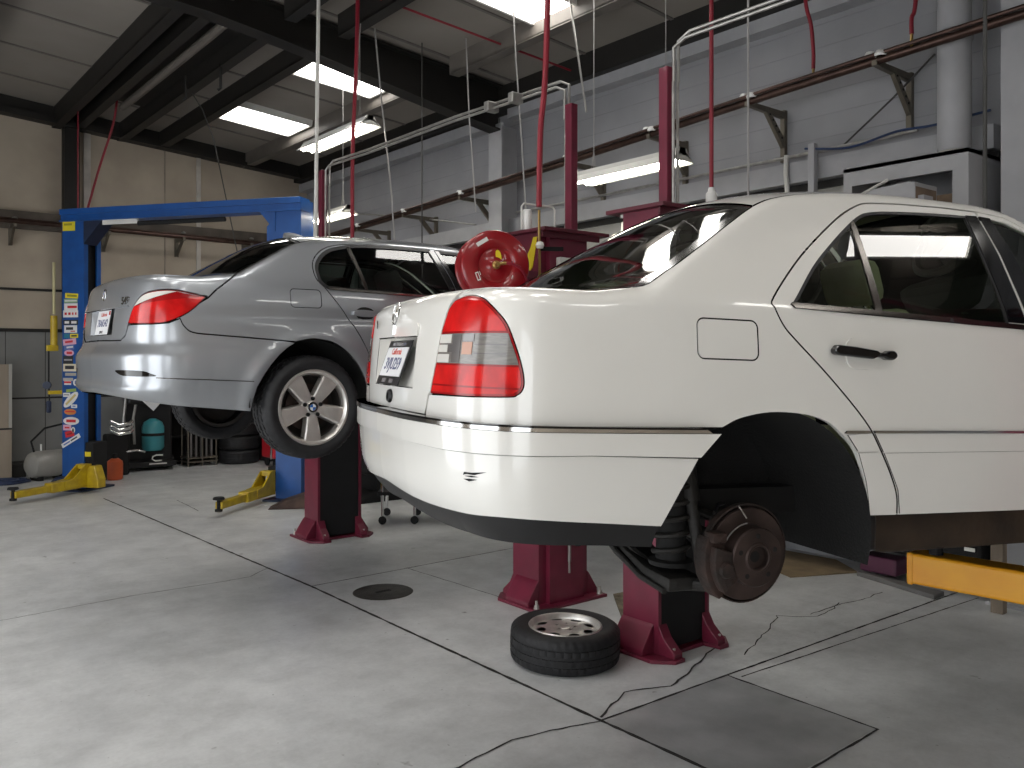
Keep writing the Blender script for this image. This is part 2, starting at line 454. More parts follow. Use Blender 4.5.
def five_spoke_wheel(R, w, root, center, name='wheel'):
    """alloy wheel with five flat spokes; axis along y, outer face towards -y"""
    A = align(center, (0, -1, 0)); rr = R*.705
    t = tyre(R, rr, w, root, A, name)
    pm = PM()
    pm.lathe([(rr-.004, -w*.42), (rr+.004, w*.40), (rr+.010, w*.46), (rr+.006, w*.49), (rr-.006, w*.49), (rr-.016, w*.44), (rr-.020, w*.38), (rr-.030, w*.1), (rr-.035, -w*.3), (rr-.02, -w*.42)], 72, 0, A)
    pm.build('rim', M['alloy'], t, angle=40)
    PM().lathe([(.03, -w*.15), (rr-.03, -w*.15), (rr-.03, w*.30), (rr-.034, w*.30), (rr-.036, -w*.12), (.03, -w*.12)], 48, 0, A).build('rim_barrel', M['barrel'], t)
    PM().lathe([(.0, w*.02), (.145, w*.02), (.145, -w*.06), (.0, -w*.06)], 40, 0, A, smooth=False).build('brake_disc', M['rotor'], t)
    for k in range(5):
        a = -PI/2+2*PI*k/5
        pm = PM(); n = 8; V = []; F = []
        for i in range(n+1):
            u = i/n; r = .045+u*(rr-.012-.045); hw = .030+.016*math.sin(u*PI*.5)+.010*u*u
            top = w*(.40-.05*(1-u)+.02*math.sin(u*PI)); 
            for (q, hgt) in ((-hw-.008, top-.05), (-hw-.002, top-.006), (-hw+.006, top), (0, top+.002), (hw-.006, top), (hw+.002, top-.006), (hw+.008, top-.05)):
                V.append(A @ Matrix.Rotation(a, 4, 'Z') @ Vector((r, q, hgt)))
        for i in range(n):
            for j in range(6): F.append((i*7+j, (i+1)*7+j, (i+1)*7+j+1, i*7+j+1))
        F += [tuple(range(7)), tuple(range(n*7, n*7+7))[::-1]]
        pm.add(V, F, None, 0, True).build('spoke', M['alloy'], t, angle=30)
    pm = PM().lathe([(.0, w*.36), (.034, w*.36), (.036, w*.355), (.062, w*.35), (.072, w*.33), (.076, w*.2), (0, w*.2)], 40, 0, A)
    pm.build('hub', M['alloy'], t, angle=30)
    for k in range(5):
        a = -PI/2+PI/5+2*PI*k/5; c = A @ Vector((.055*math.cos(a), .055*math.sin(a), w*.34))
        PM().lathe([(0, .012), (.006, .012), (.0075, .010), (.0075, .004), (.0125, .004), (.0125, .0135), (.0105, .0135)], 14, 0, align(c, (0, -1, 0))).build('wheel_bolt', M['void'], t)
    return t, A, rr

def roundel(parent, mtx, r, name='emblem'):
    pm = PM(); pm.lathe([(0, 0), (r, 0), (r, .003), (r*.95, .0045), (0, .0045)], 32, 0, mtx)
    for k in range(4):
        pts = [(0, 0)]+[(r*.62*math.cos(PI/2*k+PI/2*j/6), r*.62*math.sin(PI/2*k+PI/2*j/6)) for j in range(7)]
        pm.prism(pts, 'z', .0045, .0055, 1 if k % 2 else 2, mtx=mtx)
    pm.lathe([(r*.66, .0045), (r*.66, .006), (r*.62, .006), (r*.62, .0045)], 32, 3, mtx)
    pm.lathe([(r, .003), (r*1.03, .005), (r*.97, .006), (r*.96, .0045)], 32, 3, mtx)
    return pm.build(name, [M['black_gloss'], M['emblem_blue'], M['emblem_white'], M['chrome']], parent, angle=30)

def seat(root, x, y, w, mt, z0=.32, name='seat', lean=.30, hz=.62):
    p = PM(); p.prism([(x-.02, z0), (x+.48, z0+.03), (x+.50, z0+.13), (x+.44, z0+.17), (x, z0+.13)], 'y', y-w/2, y+w/2, 0, .02)
    o = p.build(name, mt, root)
    p = PM(); a = math.radians(14+lean*10)
    m = Matrix.Translation((x+.02, y, z0+.10)) @ Matrix.Rotation(-a, 4, 'Y')
    p.prism([(-w/2, 0), (w/2, 0), (w/2, hz*.75), (w*.36, hz), (-w*.36, hz), (-w/2, hz*.75)], 'x', -.12, .02, 0, .03, m)
    p.build('seat_back', mt, o)
    p = PM(); p.box(-.10, 0, -.13, .13, hz+.03, hz+.21, 0, .045, m); p.cyl(m @ Vector((-.05, -.06, hz-.02)), m @ Vector((-.05, -.06, hz+.06)), .006, 8); p.cyl(m @ Vector((-.05, .06, hz-.02)), m @ Vector((-.05, .06, hz+.06)), .006, 8)
    p.build('headrest', mt, o)
    return o

def common_body(root, S, W, cloth, xs, z_sill, door_x, arch_x, xr, xf, ymid):
    """dark inner shell, floor pan, arch liners and cabin"""
    f = lambda t, z: S.P(t, z, -.028-.055*min(max((-.85-t)/.15, 0), 1))
    p = PM()
    def holes_poly(a, b): return [(a, .36), (b, .36), (b, .93), (a, .93)]
    r = .43
    for a, b in ((S.tmin, -r), (r, arch_x-r), (arch_x+r, S.tmax-.02)):
        panel(p, f, holes_poly(a, b), g=.09, gap=0, rim=0, sides=(-1, 1), bstep=.06)
    for c in (0, arch_x): panel(p, f, [(c-r, .72), (c+r, .72), (c+r, .92), (c-r, .92)], g=.09, gap=0, rim=0, sides=(-1, 1), bstep=.06)
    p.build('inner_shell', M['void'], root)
    p = PM()
    hw = W-.10
    for x0, x1, h in ((xr+.25, -.40, hw-.16), (-.40, .40, hw-.27), (.40, arch_x-.40, hw), (arch_x-.40, arch_x+.40, hw-.27), (arch_x+.40, xf-.12, hw-.12)):
        p.box(x0, x1, -h, h, .29, .38)
    p.box(-.1, arch_x, -.12, .12, .20, .27, 0, .03)                      # tunnel and exhaust run
    for y in (-.32, .30): p.tube([(xr+.35, y, .31), (.1, y*.7, .27), (1.5, y*.4, .235)], .028, 8)
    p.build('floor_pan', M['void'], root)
    p = PM(); p.box(.50, arch_x-.6, -hw, hw, .36, .40); p.box(.02, .12, -.38, .38, .40, .92); p.box(-.45, .12, -.58, .58, .93, .955)
    p.box(arch_x-.85, arch_x-.55, -.68, .68, .62, .93, 0, .06); p.box(arch_x-.62, arch_x-.55, -.70, .70, .3, .9)
    p.build('cabin_lining', M['cabin'], root)
    q = PM(); c = (arch_x-.95, .38, .84); A = align(c, (-.9, 0, .35))
    q.tube([A @ Vector((.18*math.cos(2*PI*k/24), .18*math.sin(2*PI*k/24), 0)) for k in range(24)], .014, 8, closed=True)
    q.cyl(A @ Vector((0, 0, -.02)), A @ Vector((0, 0, .02)), .06); q.box(-.17, .17, -.012, .012, -.01, .01, 0, 0, A)
    q.build('steering_wheel', M['cabin'], root)

def arch_liner(root, x, y0, y1, r, zc, sides=(-1, 1), a0=-25, a1=190, floorcut=None):
    for sd in sides:
        V = []; F = []; n = 26
        for i in range(n+1):
            a = math.radians(a0+(a1-a0)*i/n); rr = r
            for y in (y0, y0+.12, (y0+y1)/2, y1-.06, y1):
                q = rr-(.03 if y == y1 else 0)
                V.append((x+q*math.cos(a), sd*y*-1 if False else (y if sd < 0 else -y), zc+q*math.sin(a)))
        for i in range(n):
            for j in range(4): F.append((i*5+j, i*5+j+1, (i+1)*5+j+1, (i+1)*5+j))
        p = PM().add(V, F, None, 0, True)
        ring = [(V[i*5+4]) for i in range(n+1)]
        p.add(ring+[(x, ring[0][1], zc)], [(i, i+1, n+1) for i in range(n)])
        p.build('wheel_arch_liner', M['liner'], root)
# ---------------------------------------------------------------- white sedan
def make_white():
    S = white_surf(); T0 = S.tmin
    root = thing('sedan_car', 'white four-door sedan raised on the lift with its right rear wheel taken off', 'car', (2.4872, 2.3619, .91), (0, math.radians(1.9), math.radians(-16.8)))
    W = lambda t, z: S.P(t, z)
    off = lambda d: (lambda t, z: S.P(t, z, d))
    ex = arc_rows(S); both = (-1, 1); kc = lambda p: abs(p[0]-T0) < 1e-4
    mw = M['white']
    lamp_in = [(-1.229, .691), (-1.201, .789), (-1.185, .885), (-1.160, .948), (-1.130, .975)]
    lamp_out = [(-1.130, .975), (-1.075, .985), (-1.023, .983), (-.965, .968), (-.910, .934), (-.872, .898), (-.843, .841), (-.822, .785), (-.813, .740), (-.818, .715), (-.832, .703), (-.856, .697), (-.998, .692)]
    lamp_out = catmull(lamp_out, 4)
    lamp = lamp_in[:-1]+lamp_out
    arch_up = catmull([(-.191, .618), (-.126, .646), (-.018, .664), (.105, .659), (.198, .636), (.259, .595), (.315, .542), (.364, .445), (.396, .333)], 5)
    cut = catmull([(.520, .331), (.497, .417), (.415, .553), (.348, .644), (.20, .785), (.085, .885), (.038, .932), (.013, .985), (.020, 1.022), (.196, 1.172), (.432, 1.329), (.58, 1.402), (.655, 1.418)], 5)
    drip = [(.80, 1.430), (1.0, 1.4385), (1.2, 1.441), (1.34, 1.430), (1.42, 1.392), (1.52, 1.332), (1.65, 1.253), (1.88, 1.105), (2.0, 1.020), (2.03, .965), (2.12, .962)]
    ztop = lin(2.12, -1.14, S.zt, 150)
    for sd in both:
        # fender, C-pillar and roof rail in one pressing
        p = PM()
        quarter = [(-1.263, .618)]+arch_up+cut+drip+ztop+[(-1.14, S.zt(-1.14))]+[(-1.155, .985), (-1.172, .951), (-1.197, .885), (-1.213, .789), (-1.241, .688)]
        fuel = rrect(-.275, -.062, .822, .941, .022)
        panel(p, W, quarter, [fuel]+[[q for q in lamp]], g=.028, sides=(sd,), extra=ex, rim=.016) if False else panel(p, W, quarter[:-5]+[(-1.125, .982)]+lamp_out[1:]+[(-1.241, .688)], [fuel], g=.028, sides=(sd,), extra=ex, rim=.016)
        qp = p.build('quarter_panel', mw, root)
        p = PM(); panel(p, W, fuel, g=.03, gap=.002, sides=(sd,)); p.build('fuel_door', mw, qp)
        p = PM(); panel(p, off(-.004), rrect(-.29, -.047, .807, .956, .03), g=.05, gap=0, rim=0, sides=(sd,)); p.build('fuel_door_gap', M['void'], qp)
        # doors
        zb = lambda t: 1.001-.020*(t-.08)
        dwin = [(.080, 1.000), (.224, 1.135), (.36, 1.236), (.481, 1.316), (.55, 1.355), (.60, 1.373), (.691, 1.388), (.9, 1.405), (1.128, 1.416)]
        dwin = catmull(dwin, 4)+[(1.077, 1.21), (1.027, .992), (1.026, zb(1.026)-.006)]+[(.4, zb(.4)-.006)]
        shut = [(1.120, .326), (1.118, .90), (1.123, 1.02), (1.15, 1.156), (1.172, 1.256), (1.186, 1.38), (1.192, 1.439)]
        rd = cut[:-1]+[(.655, 1.4175), (.80, 1.4295), (1.0, 1.438)]+shut[::-1]
        p = PM(); panel(p, W, rd, [dwin], g=.028, sides=(sd,), rim=.016, hgap=0)
        door = p.build('rear_door', mw, root)
        p = PM(); panel(p, off(-.007), dwin, g=.06, gap=-.006, rim=.003, sides=(sd,)); p.build('door_window', M['glass_w'], door)
        p = PM(); panel(p, off(-.002), dwin, [shrink(densify(dwin, .02), .011)], g=.1, gap=0, rim=.006, sides=(sd,), hgap=0); p.build('window_seal', M['black_trim'], door)
        p = PM(); panel(p, off(.002), [(.416, .996), (.446, .993), (.514, 1.332), (.488, 1.318)], g=.05, gap=0, rim=.008, sides=(sd,)); p.build('window_divider', M['darkchrome'], door)
        p = PM(); panel(p, off(.003), [(1.026, .990), (1.108, .988), (1.14, 1.156), (1.163, 1.256), (1.178, 1.38), (1.182, 1.420), (1.122, 1.417), (1.072, 1.21)], g=.05, gap=0, rim=.009, sides=(sd,)); p.build('pillar_cover', M['black_gloss'], door)
        p = PM(); panel(p, off(.006), [(.075, zb(.07)+.002), (.082, zb(.08)+.008), (1.112, zb(1.1)+.003), (1.112, zb(1.1)-.014), (.09, zb(.08)-.010)], g=.1, gap=0, rim=.008, sides=(sd,)); p.build('belt_moulding', M['darkchrome'], door)
        p = PM(); panel(p, off(.005), [(.387, .604), (1.116, .603), (1.116, .541), (.428, .5405)], g=.05, gap=0, rim=.008, sides=(sd,)); p.build('rub_strip', mw, door)
        p = PM(); panel(p, off(.009), [(.382, .611), (1.116, .610), (1.116, .602), (.387, .603)], g=.1, gap=0, rim=.008, sides=(sd,)); p.build('chrome_strip', M['chrome'], door)
        p = PM(); panel(p, off(.004), [(.428, .540), (1.118, .541), (1.118, .328), (.527, .333), (.503, .417)], g=.04, gap=.0015, rim=.006, sides=(sd,)); p.build('lower_cladding', mw, door)
        # handle: a bar standing off a dished plate
        p = PM()
        ym = S.P(.35, .862)[1]
        bar = [(.205, .866), (.218, .880), (.29, .876), (.375, .867), (.385, .861), (.415, .861), (.424, .868), (.445, .869), (.458, .860), (.458, .847), (.442, .838), (.420, .838), (.408, .844), (.375, .846), (.36, .839), (.29, .843), (.218, .847), (.206, .853)]
        p.prism(bar, 'y', -ym*sd*-1 if False else (ym-.036 if sd < 0 else -ym+.036), (ym-.006 if sd < 0 else -ym+.006), 0, .006)
        hd = p.build('door_handle', M['black_gloss'], door)
        p = PM(); panel(p, off(.004), rrect(.275, .405, .806, .906, .035), g=.03, gap=0, rim=.006, sides=(sd,)); p.build('handle_plate', mw, hd)
        # front door
        fw = [(1.205, .984), (1.93, .967), (1.975, 1.000), (1.86, 1.085), (1.64, 1.232), (1.5, 1.322), (1.41, 1.375), (1.33, 1.408), (1.24, 1.416)]
        fwin = [(1.205, .978), (1.22, 1.156), (1.232, 1.30), (1.235, 1.416)]+fw[::-1][1:-1]
        fd = [(1.120, .326), (1.96, .326), (2.025, .50), (2.03, .962)]+drip[:-2][::-1][0:6]+[(1.2, 1.4395)]+shut[1:][::-1][1:]
        p = PM(); panel(p, W, fd, [fwin], g=.035, sides=(sd,), rim=.016, hgap=0); fdo = p.build('front_door', mw, root)
        p = PM(); panel(p, off(-.007), fwin, g=.08, gap=-.006, rim=.003, sides=(sd,)); p.build('door_window', M['glass_w'], fdo)
        p = PM(); panel(p, off(.003), [(1.126, .988), (1.21, .984), (1.235, 1.156), (1.25, 1.30), (1.252, 1.418), (1.196, 1.420), (1.191, 1.38), (1.177, 1.256), (1.155, 1.156)], g=.05, gap=0, rim=.009, sides=(sd,)); p.build('pillar_cover', M['black_gloss'], fdo)
        p = PM(); panel(p, off(.006), [(1.124, zb(1.1)+.003), (1.96, .975), (1.96, .960), (1.124, zb(1.1)-.014)], g=.1, gap=0, rim=.008, sides=(sd,)); p.build('belt_moulding', M['darkchrome'], fdo)
        p = PM(); panel(p, off(.005), [(1.124, .603), (2.02, .602), (2.02, .540), (1.124, .541)], g=.06, gap=0, rim=.008, sides=(sd,)); p.build('rub_strip', mw, fdo)
        p = PM(); panel(p, off(.009), [(1.124, .610), (2.02, .609), (2.02, .601), (1.124, .602)], g=.1, gap=0, rim=.008, sides=(sd,)); p.build('chrome_strip', M['chrome'], fdo)
        p = PM(); p.prism([(b[0]+.92, b[1]) for b in bar], 'y', (ym-.036 if sd < 0 else -ym+.036), (ym-.006 if sd < 0 else -ym+.006), 0, .006); p.build('door_handle', M['black_gloss'], fdo)
        p = PM(); p.box(1.86, 1.96, min(sd*.86, sd*1.03), max(sd*.86, sd*1.03), .99, 1.11, 0, .03); p.build('door_mirror', mw, fdo)
        # front wing and nose
        ar = [(2.69+.365*math.cos(math.radians(a)), .30+.365*math.sin(math.radians(a))) for a in range(176, -5, -6)]
        wing = [(1.968, .33)]+[(2.31, .33)]+ar+[(3.07, .30), (S.tmax, .26), (S.tmax, S.zt(S.tmax))]+lin(S.tmax, 2.13, S.zt, 60)[1:]+[(2.125, .962), (2.036, .962), (2.031, .50)]
        p = PM(); panel(p, W, wing, g=.05, sides=(sd,), extra=ex, rim=.02, keep=lambda q: abs(q[0]-S.tmax) < 1e-4); wg = p.build('front_wing', mw, root)
        p = PM(); panel(p, off(.004), [(3.25, .60), (3.72, .60), (3.72, .72), (3.28, .75)], g=.05, gap=0, rim=.006, sides=(sd,)); p.build('headlamp', M['lens_pale'], wg)
        p = PM(); panel(p, off(.003), [(.411, .541), (.486, .417), (.511, .333), (.402, .335), (.367, .445), (.325, .541)], g=.04, gap=.001, rim=.004, sides=(sd,)); p.build('lower_cladding', mw, qp)
        p = PM(); panel(p, off(.006), [(.275, .598), (.330, .602), (.372, .603), (.410, .545), (.320, .545)], g=.04, gap=.001, rim=.005, sides=(sd,)); p.build('rub_strip', mw, qp)
        p = PM(); panel(p, off(.009), [(.262, .602), (.272, .611), (.365, .611), (.370, .603)], g=.04, gap=0, rim=.006, sides=(sd,)); p.build('chrome_strip', M['chrome'], qp)
        # tail lamp: red above, smoky clear band, red below
        p = PM(); panel(p, off(.001), lamp, g=.022, gap=.001, sides=(sd,), rim=.02)
        tl = p.build('tail_lamp', M['lens_dark'], root)
        ins = shrink(densify(lamp, .012), .007)
        def band(z0, z1, d, name, m, poly=ins):
            q = clip(poly, z0, z1); p = PM(); panel(p, off(d), q, g=.022, gap=0, sides=(sd,), rim=.004); return p.build(name, m, tl)
        band(.879, 1.2, .004, 'upper_lens', M['lens_red']); band(.785, .873, .003, 'reversing_lens', M['lens_clear']); band(.722, .779, .004, 'lower_lens', M['lens_red']); band(.60, .717, .004, 'bottom_lens', M['lens_red'])
        for (a, b, z0, z1, m) in ((-1.185, -1.11, .845, .871, 'lens_pale'), (-1.19, -1.13, .818, .840, 'lens_pale'), (-1.195, -1.115, .787, .812, 'lens_pale'), (-1.10, -1.055, .788, .871, 'lens_dim'), (-1.125, -1.10, .818, .841, 'lens_dim'),
                                  (-1.045, -.995, .812, .848, 'amber'), (-1.05, -.99, .85, .871, 'lens_dim'), (-.985, -.868, .814, .816, 'lens_dim'), (-.985, -.868, .840, .842, 'lens_dim')):
            p = PM(); panel(p, off(.0045), [(a, z0), (b, z0), (b, z1), (a, z1)], g=.05, gap=0, rim=.001, sides=(sd,)); p.build('lens_cell', M[m], tl)
    # trunk lid: rear face with a plate recess, plus the deck
    rec = [(T0, .702), (T0+.262, .702), (T0+.262, .868), (T0, .868)]
    lidf = [(T0, .622), (-1.268, .622), (-1.246, .688), (-1.234, .691), (-1.206, .789), (-1.190, .885), (-1.165, .950), (-1.146, .982), (-1.143, S.zt(-1.143))]+lin(-1.143, T0, S.zt, 40)[1:]
    lidf = [(T0, .622), (-1.268, .622), (-1.246, .688), (-1.234, .691), (-1.206, .789), (-1.190, .885), (-1.165, .950), (-1.146, .982)]+lin(-1.143, T0, S.zt, 40)+rec[::-1][0:1]+[(T0+.262, .868), (T0+.262, .702), (T0, .702)]
    p = PM(); panel(p, W, lidf, g=.026, sides=both, extra=ex, rim=.014, keep=kc)
    ed = [S.P(t, S.zt(t))[:2] for t, _ in lin(T0, -.545, S.zt, 70)]
    fr = [(-.545-.02*(1-(k/10)**2), -abs(ed[-1][1])*(1-0) * (k/10)) for k in range(9, 0, -1)]
    right = ed+fr
    full = right+[(x, -y) for x, y in [(-.565, 0)]]+[(x, -y) for x, y in right[::-1]][0:-1]
    panel(p, lambda x, y: S.deck(x, y), full, g=.05, gap=.0008, rim=.012)
    lid = p.build('trunk_lid', mw, root)
    # recess walls
    p = PM(); a = S.P(T0+.262, .702); b = S.P(T0+.262, .868); c0 = S.P(T0, .702); c1 = S.P(T0, .868); d = .055
    for sd in both:
        fl = lambda v: (v[0], v[1] if sd < 0 else -v[1], v[2])
        V = [fl(v) for v in (a, b, c0, c1, (a[0]+.015, a[1], a[2]), (b[0]+d, b[1], b[2]), (c0[0]+.015, 0, c0[2]), (c1[0]+d, 0, c1[2]))]
        F = [(4, 5, 7, 6), (0, 1, 5, 4), (1, 3, 7, 5), (0, 4, 6, 2)]
        p.add(V, F if sd < 0 else [f[::-1] for f in F])
    p.build('plate_recess', mw, lid)
    # grip bar above the plate
    p = PM(); panel(p, off(.007), [(T0, .872), (T0+.275, .872), (T0+.278, .900), (T0+.262, .913), (T0, .917)], g=.03, gap=0, rim=.01, sides=both, keep=kc); p.build('lid_handle', mw, lid)
    # star emblem and lock
    p = PM(); c = Vector(S.P(T0+.001, .955)); A = Matrix.Translation(c+Vector((-.010, 0, 0))) @ Matrix.Rotation(math.radians(-82), 4, 'Y')
    p.tube([A @ Vector((.040*math.cos(2*PI*k/32), .040*math.sin(2*PI*k/32), 0)) for k in range(32)], .0038, 8, closed=True)
    for k in range(3):
        q = 2*PI*k/3; e = Vector((math.cos(q), math.sin(q), 0)); n = Vector((-e.y, e.x, 0)); V = [A @ v for v in (e*.039, n*.008, -n*.008, Vector((0, 0, .005)), Vector((0, 0, -.005)))]
        p.add(V, [(0, 1, 3), (0, 3, 2), (0, 4, 1), (0, 2, 4)])
    p.cyl(A @ Vector((-.04, 0, -.002)), A @ Vector((-.075, 0, -.004)), .006, 8)
    p.build('star_emblem', M['chrome'], lid)
    p = PM(); c = Vector(S.P(T0+.001, .664)); A = align(c+Vector((.004, 0, 0)), (-1, 0, .05)); p.lathe([(0, .010), (.012, .010), (.012, .013), (.021, .013), (.024, .008), (.024, 0)], 24, 0, A @ Matrix.Diagonal((1.35, 1, 1, 1))); p.build('trunk_lock', M['black_trim'], lid)
    # model lettering, left side
    p = PM()
    c = Vector(S.P(-1.30, .925)); c.y = -c.y; A = Matrix.Translation(c+Vector((-.003, 0, 0))) @ Matrix.Rotation(math.radians(-101), 4, 'Z') @ Matrix.Rotation(math.radians(90), 4, 'X')
    text_mesh(p, 'C 220', .045, A, 0, .002); p.build('model_badge', M['darkchrome'], lid)
    # number plate in a dark frame, leaning into the recess
    A = Matrix.Translation((-.972, -.0, .783)) @ Matrix.Rotation(math.radians(-90), 4, 'Z') @ Matrix.Rotation(math.radians(72), 4, 'X')
    p = PM(); p.box(-.155, .155, -.082, .082, -.004, 0, 0, .002, A); fr_ = p.build('number_plate_frame', M['black_trim'], lid)
    p = PM(); p.box(-.142, .142, -.052, .055, 0, .002, 0, .001, A); pl = p.build('number_plate', M['plate'], fr_)
    p = PM(); text_mesh(p, 'California', .034, A @ Matrix.Translation((0, .038, .0025)), 0, .001); p.build('plate_heading', M['plate_red'], fr_)
    p = PM(); text_mesh(p, '3VJU259', .062, A @ Matrix.Translation((0, -.008, .0025)), 0, .001, .95, .01); p.build('plate_number', M['plate_blue'], fr_)
    for x, hw, y in ((-.05, .025, -.076), (.05, .025, -.076), (0, .09, .061)): PM().box(x-hw, x+hw, y, y+.015, 0, .002, 0, 0, A).build('frame_print', M['lens_dim'], fr_)
    # bumper, moulded band, chrome bead and black valance
    bo = lambda t, z: (.014+.020*min(max((-.75-t)/.6, 0), 1)) if t < 0 else .01
    def bump(d=0): return lambda t, z: S.P(t, z, bo(t, z)+d-(.03*max(0, (.42-z)/.1)**2 if z < .42 else 0)*min(max((-.7-t)/.4, 0), 1))
    zlo = table([(-1.7, .372), (-1.2, .352), (-1.0, .356), (-.86, .362), (-.62, .350), (-.38, .332)])
    low = [(t, zlo(t)) for t, _ in lin(T0, -.381, zlo, 40)]+[(-.33, .435), (-.277, .530)]
    low += [(-.62, .5395), (-.95, .535), (-1.1, .533), (-1.45, .537), (T0, .540)]
    p = PM(); panel(p, bump(), low, g=.03, sides=both, rim=.02, keep=kc, gap=.001); bp = p.build('rear_bumper', mw, root)
    bandp = [(T0, .541), (-1.45, .538), (-1.1, .534), (-.95, .536), (-.62, .5405), (-.275, .533), (-.208, .603), (T0, .605)]
    p = PM(); panel(p, bump(.010), bandp, g=.03, sides=both, rim=.012, keep=kc, gap=.001); p.build('bumper_band', mw, bp)
    p = PM(); panel(p, bump(.013), [(T0, .606), (-.24, .604), (-.262, .616), (T0, .622)], g=.04, sides=both, rim=.018, keep=kc, gap=0); p.build('chrome_strip', M['chrome'], bp)
    p = PM(); panel(p, bump(.014), [(T0, .6175), (-.26, .614), (-.27, .620), (T0, .624)], g=.04, sides=both, rim=.05, keep=kc, gap=0); p.build('black_bead', M['black_gloss'], bp)
    zv = table([(-1.7, .300), (-1.2, .278), (-.9, .287), (-.62, .282), (-.385, .268)])
    p = PM(); panel(p, bump(-.012), [(t, zv(t)) for t, _ in lin(T0, -.398, zv, 30)]+[(t, zlo(t)+.006) for t, _ in lin(-.383, T0, zlo, 30)], g=.03, sides=both, rim=.03, keep=kc, gap=0); p.build('bumper_valance', M['black_trim'], bp)
    p = PM()
    for q in ([(-.990, .470), (-.975, .474), (-.945, .474), (-.905, .486), (-.94, .482), (-.955, .480), (-.985, .479)], [(-.990, .459), (-.965, .454), (-.935, .462), (-.965, .462)], [(-.985, .468), (-.955, .4665), (-.93, .470), (-.955, .4715)]):
        panel(p, bump(.0008), q, g=.05, gap=0, rim=0, sides=(-1,), bstep=.006)
    p.build('scuff_mark', M['void'], bp)
    # glasshouse: cowl, rear window, roof, windscreen, hood
    xw = lambda w: -.44-.07*(1-w*w)
    xt = lambda w: .115+.045*(1-w*w)
    TW = lambda x, w: S.top(x, w)
    ws = [k/12 for k in range(-12, 13)]
    p = PM(); panel(p, TW, [(-.548-.02*(1-w*w), w) for w in ws]+[(xw(w)-.004, w) for w in ws[::-1]], g=.05, gap=.001, rim=.01, bstep=.03); p.build('rear_cowl', mw, root)
    glass = [(xw(w)+.018, w*.90) for w in ws]+[(xt(w)-.030, w*.915) for w in ws[::-1]]
    seal = [(xw(w), w*.998) for w in ws]+[(xt(w)-.006, w*.998) for w in ws[::-1]]
    p = PM(); panel(p, lambda x, w: S.top(x, w, -.004), seal, [glass], g=.03, gap=0, hgap=0, rim=.01, bstep=.02); sl = p.build('window_seal', M['black_gloss'], root)
    p = PM(); panel(p, lambda x, w: S.top(x, w, -.006), glass, g=.03, gap=-.004, rim=.003, bstep=.02); p.build('rear_window', M['glass_r'], root)
    xh = lambda w: 1.345+.05*(1-w*w)
    p = PM(); panel(p, TW, [(xt(w), w) for w in ws]+[(xh(w), w) for w in ws[::-1]], g=.05, gap=.001, rim=.012, bstep=.03); p.build('roof', mw, root)
    xb = lambda w: 2.06+.14*(1-w*w)
    p = PM(); panel(p, lambda x, w: S.top(x, w, -.005), [(xh(w)+.005, w*.97) for w in ws]+[(xb(w)-.005, w*.97) for w in ws[::-1]], g=.06, gap=0, rim=.005, bstep=.03); p.build('windscreen', M['glass_w'], root)
    xn = lambda w: 3.30+.13*(1-w*w)
    p = PM(); panel(p, TW, [(xb(w), w) for w in ws]+[(xn(w), w) for w in ws[::-1]], g=.07, gap=.002, rim=.012, bstep=.03); p.build('hood', mw, root)
    common_body(root, S, .86, M['tan'], 0, .33, 0, 2.69, -.98, 3.47, 0)
    arch_liner(root, 0, -.848, -.40, .400, .275, a0=-14, a1=163)
    arch_liner(root, 2.69, -.83, -.42, .40, .28)
    # inner sill and jack pad, rusty brown in the shade
    p = PM()
    for sd in both:
        y0, y1 = (-.80, -.70) if sd < 0 else (.70, .80)
        p.prism([(.42, .34), (2.3, .33), (2.3, .20), (.50, .20), (.44, .24)], 'y', y0, y1, 0, .01)
    p.build('sill', mat('brown_underseal', (.032, .019, .010), .8, var=.5, vscale=5, bump=.3, bscale=30), root)
    for y in (-.82, .74): PM().box(.405, .455, y, y+.08, .215, .335, 0, .012).build('mud_guard', M['black_trim'], root)
    # seats
    for y in (-.36, .36): seat(root, 1.02, y, .52, M['tan'], .36, 'front_seat', .5, .62)
    seat(root, .16, 0, .78, M['tan'], .36, 'rear_seat', .8, .52)
    for y in (-.38, .38):
        p = PM(); p.box(-.10, .0, y-.13, y+.13, .95, 1.12, 0, .045); p.build('rear_headrest', M['tan'], root)
    # right rear brake and suspension, wheel removed
    hub = Vector((.0, -.76, .212)); A = align(hub, (0, -1, -.02)) @ Matrix.Diagonal((1.05, 1.05, 1, 1))
    p = PM(); p.lathe([(.02, -.055), (.148, -.055), (.150, -.050), (.150, -.028), (.146, -.026), (.146, -.050), (.02, -.050)], 56, 0, A); ds = p.build('dust_shield', M['rust'], root, angle=30)
    p = PM(); p.lathe([(.09, -.034), (.137, -.034), (.1385, -.032), (.1385, -.020), (.137, -.018), (.092, -.018), (.090, -.016), (.089, .028), (.085, .034), (.046, .035), (.044, .038), (.036, .038), (.034, .020), (.0, .018)], 56, 0, A)
    br = p.build('brake_rotor', M['rotor'], root, angle=28)
    p = PM(); p.lathe([(.046, .0352), (.045, .038), (.042, .041), (.037, .041), (.034, .038), (.034, .015)], 40, 0, A); p.build('hub_bore', M['rotor'], br)
    for k in range(5):
        a = 2*PI*k/5+.35; c = A @ Vector((.064*math.cos(a), .064*math.sin(a), .0345)); p = PM(); p.lathe([(0, .001), (.0068, .001), (.0082, .0005), (.0082, -.004)], 12, 0, align(c, (0, -1, -.02))); p.build('bolt_hole', M['void'], br)
    p = PM(); p.lathe([(0, .019), (.030, .019), (.030, .016), (0, .016)], 20, 0, A); p.build('hub_cap', M['void'], br)
    # caliper straddling the rear of the disc
    p = PM(); c0 = A
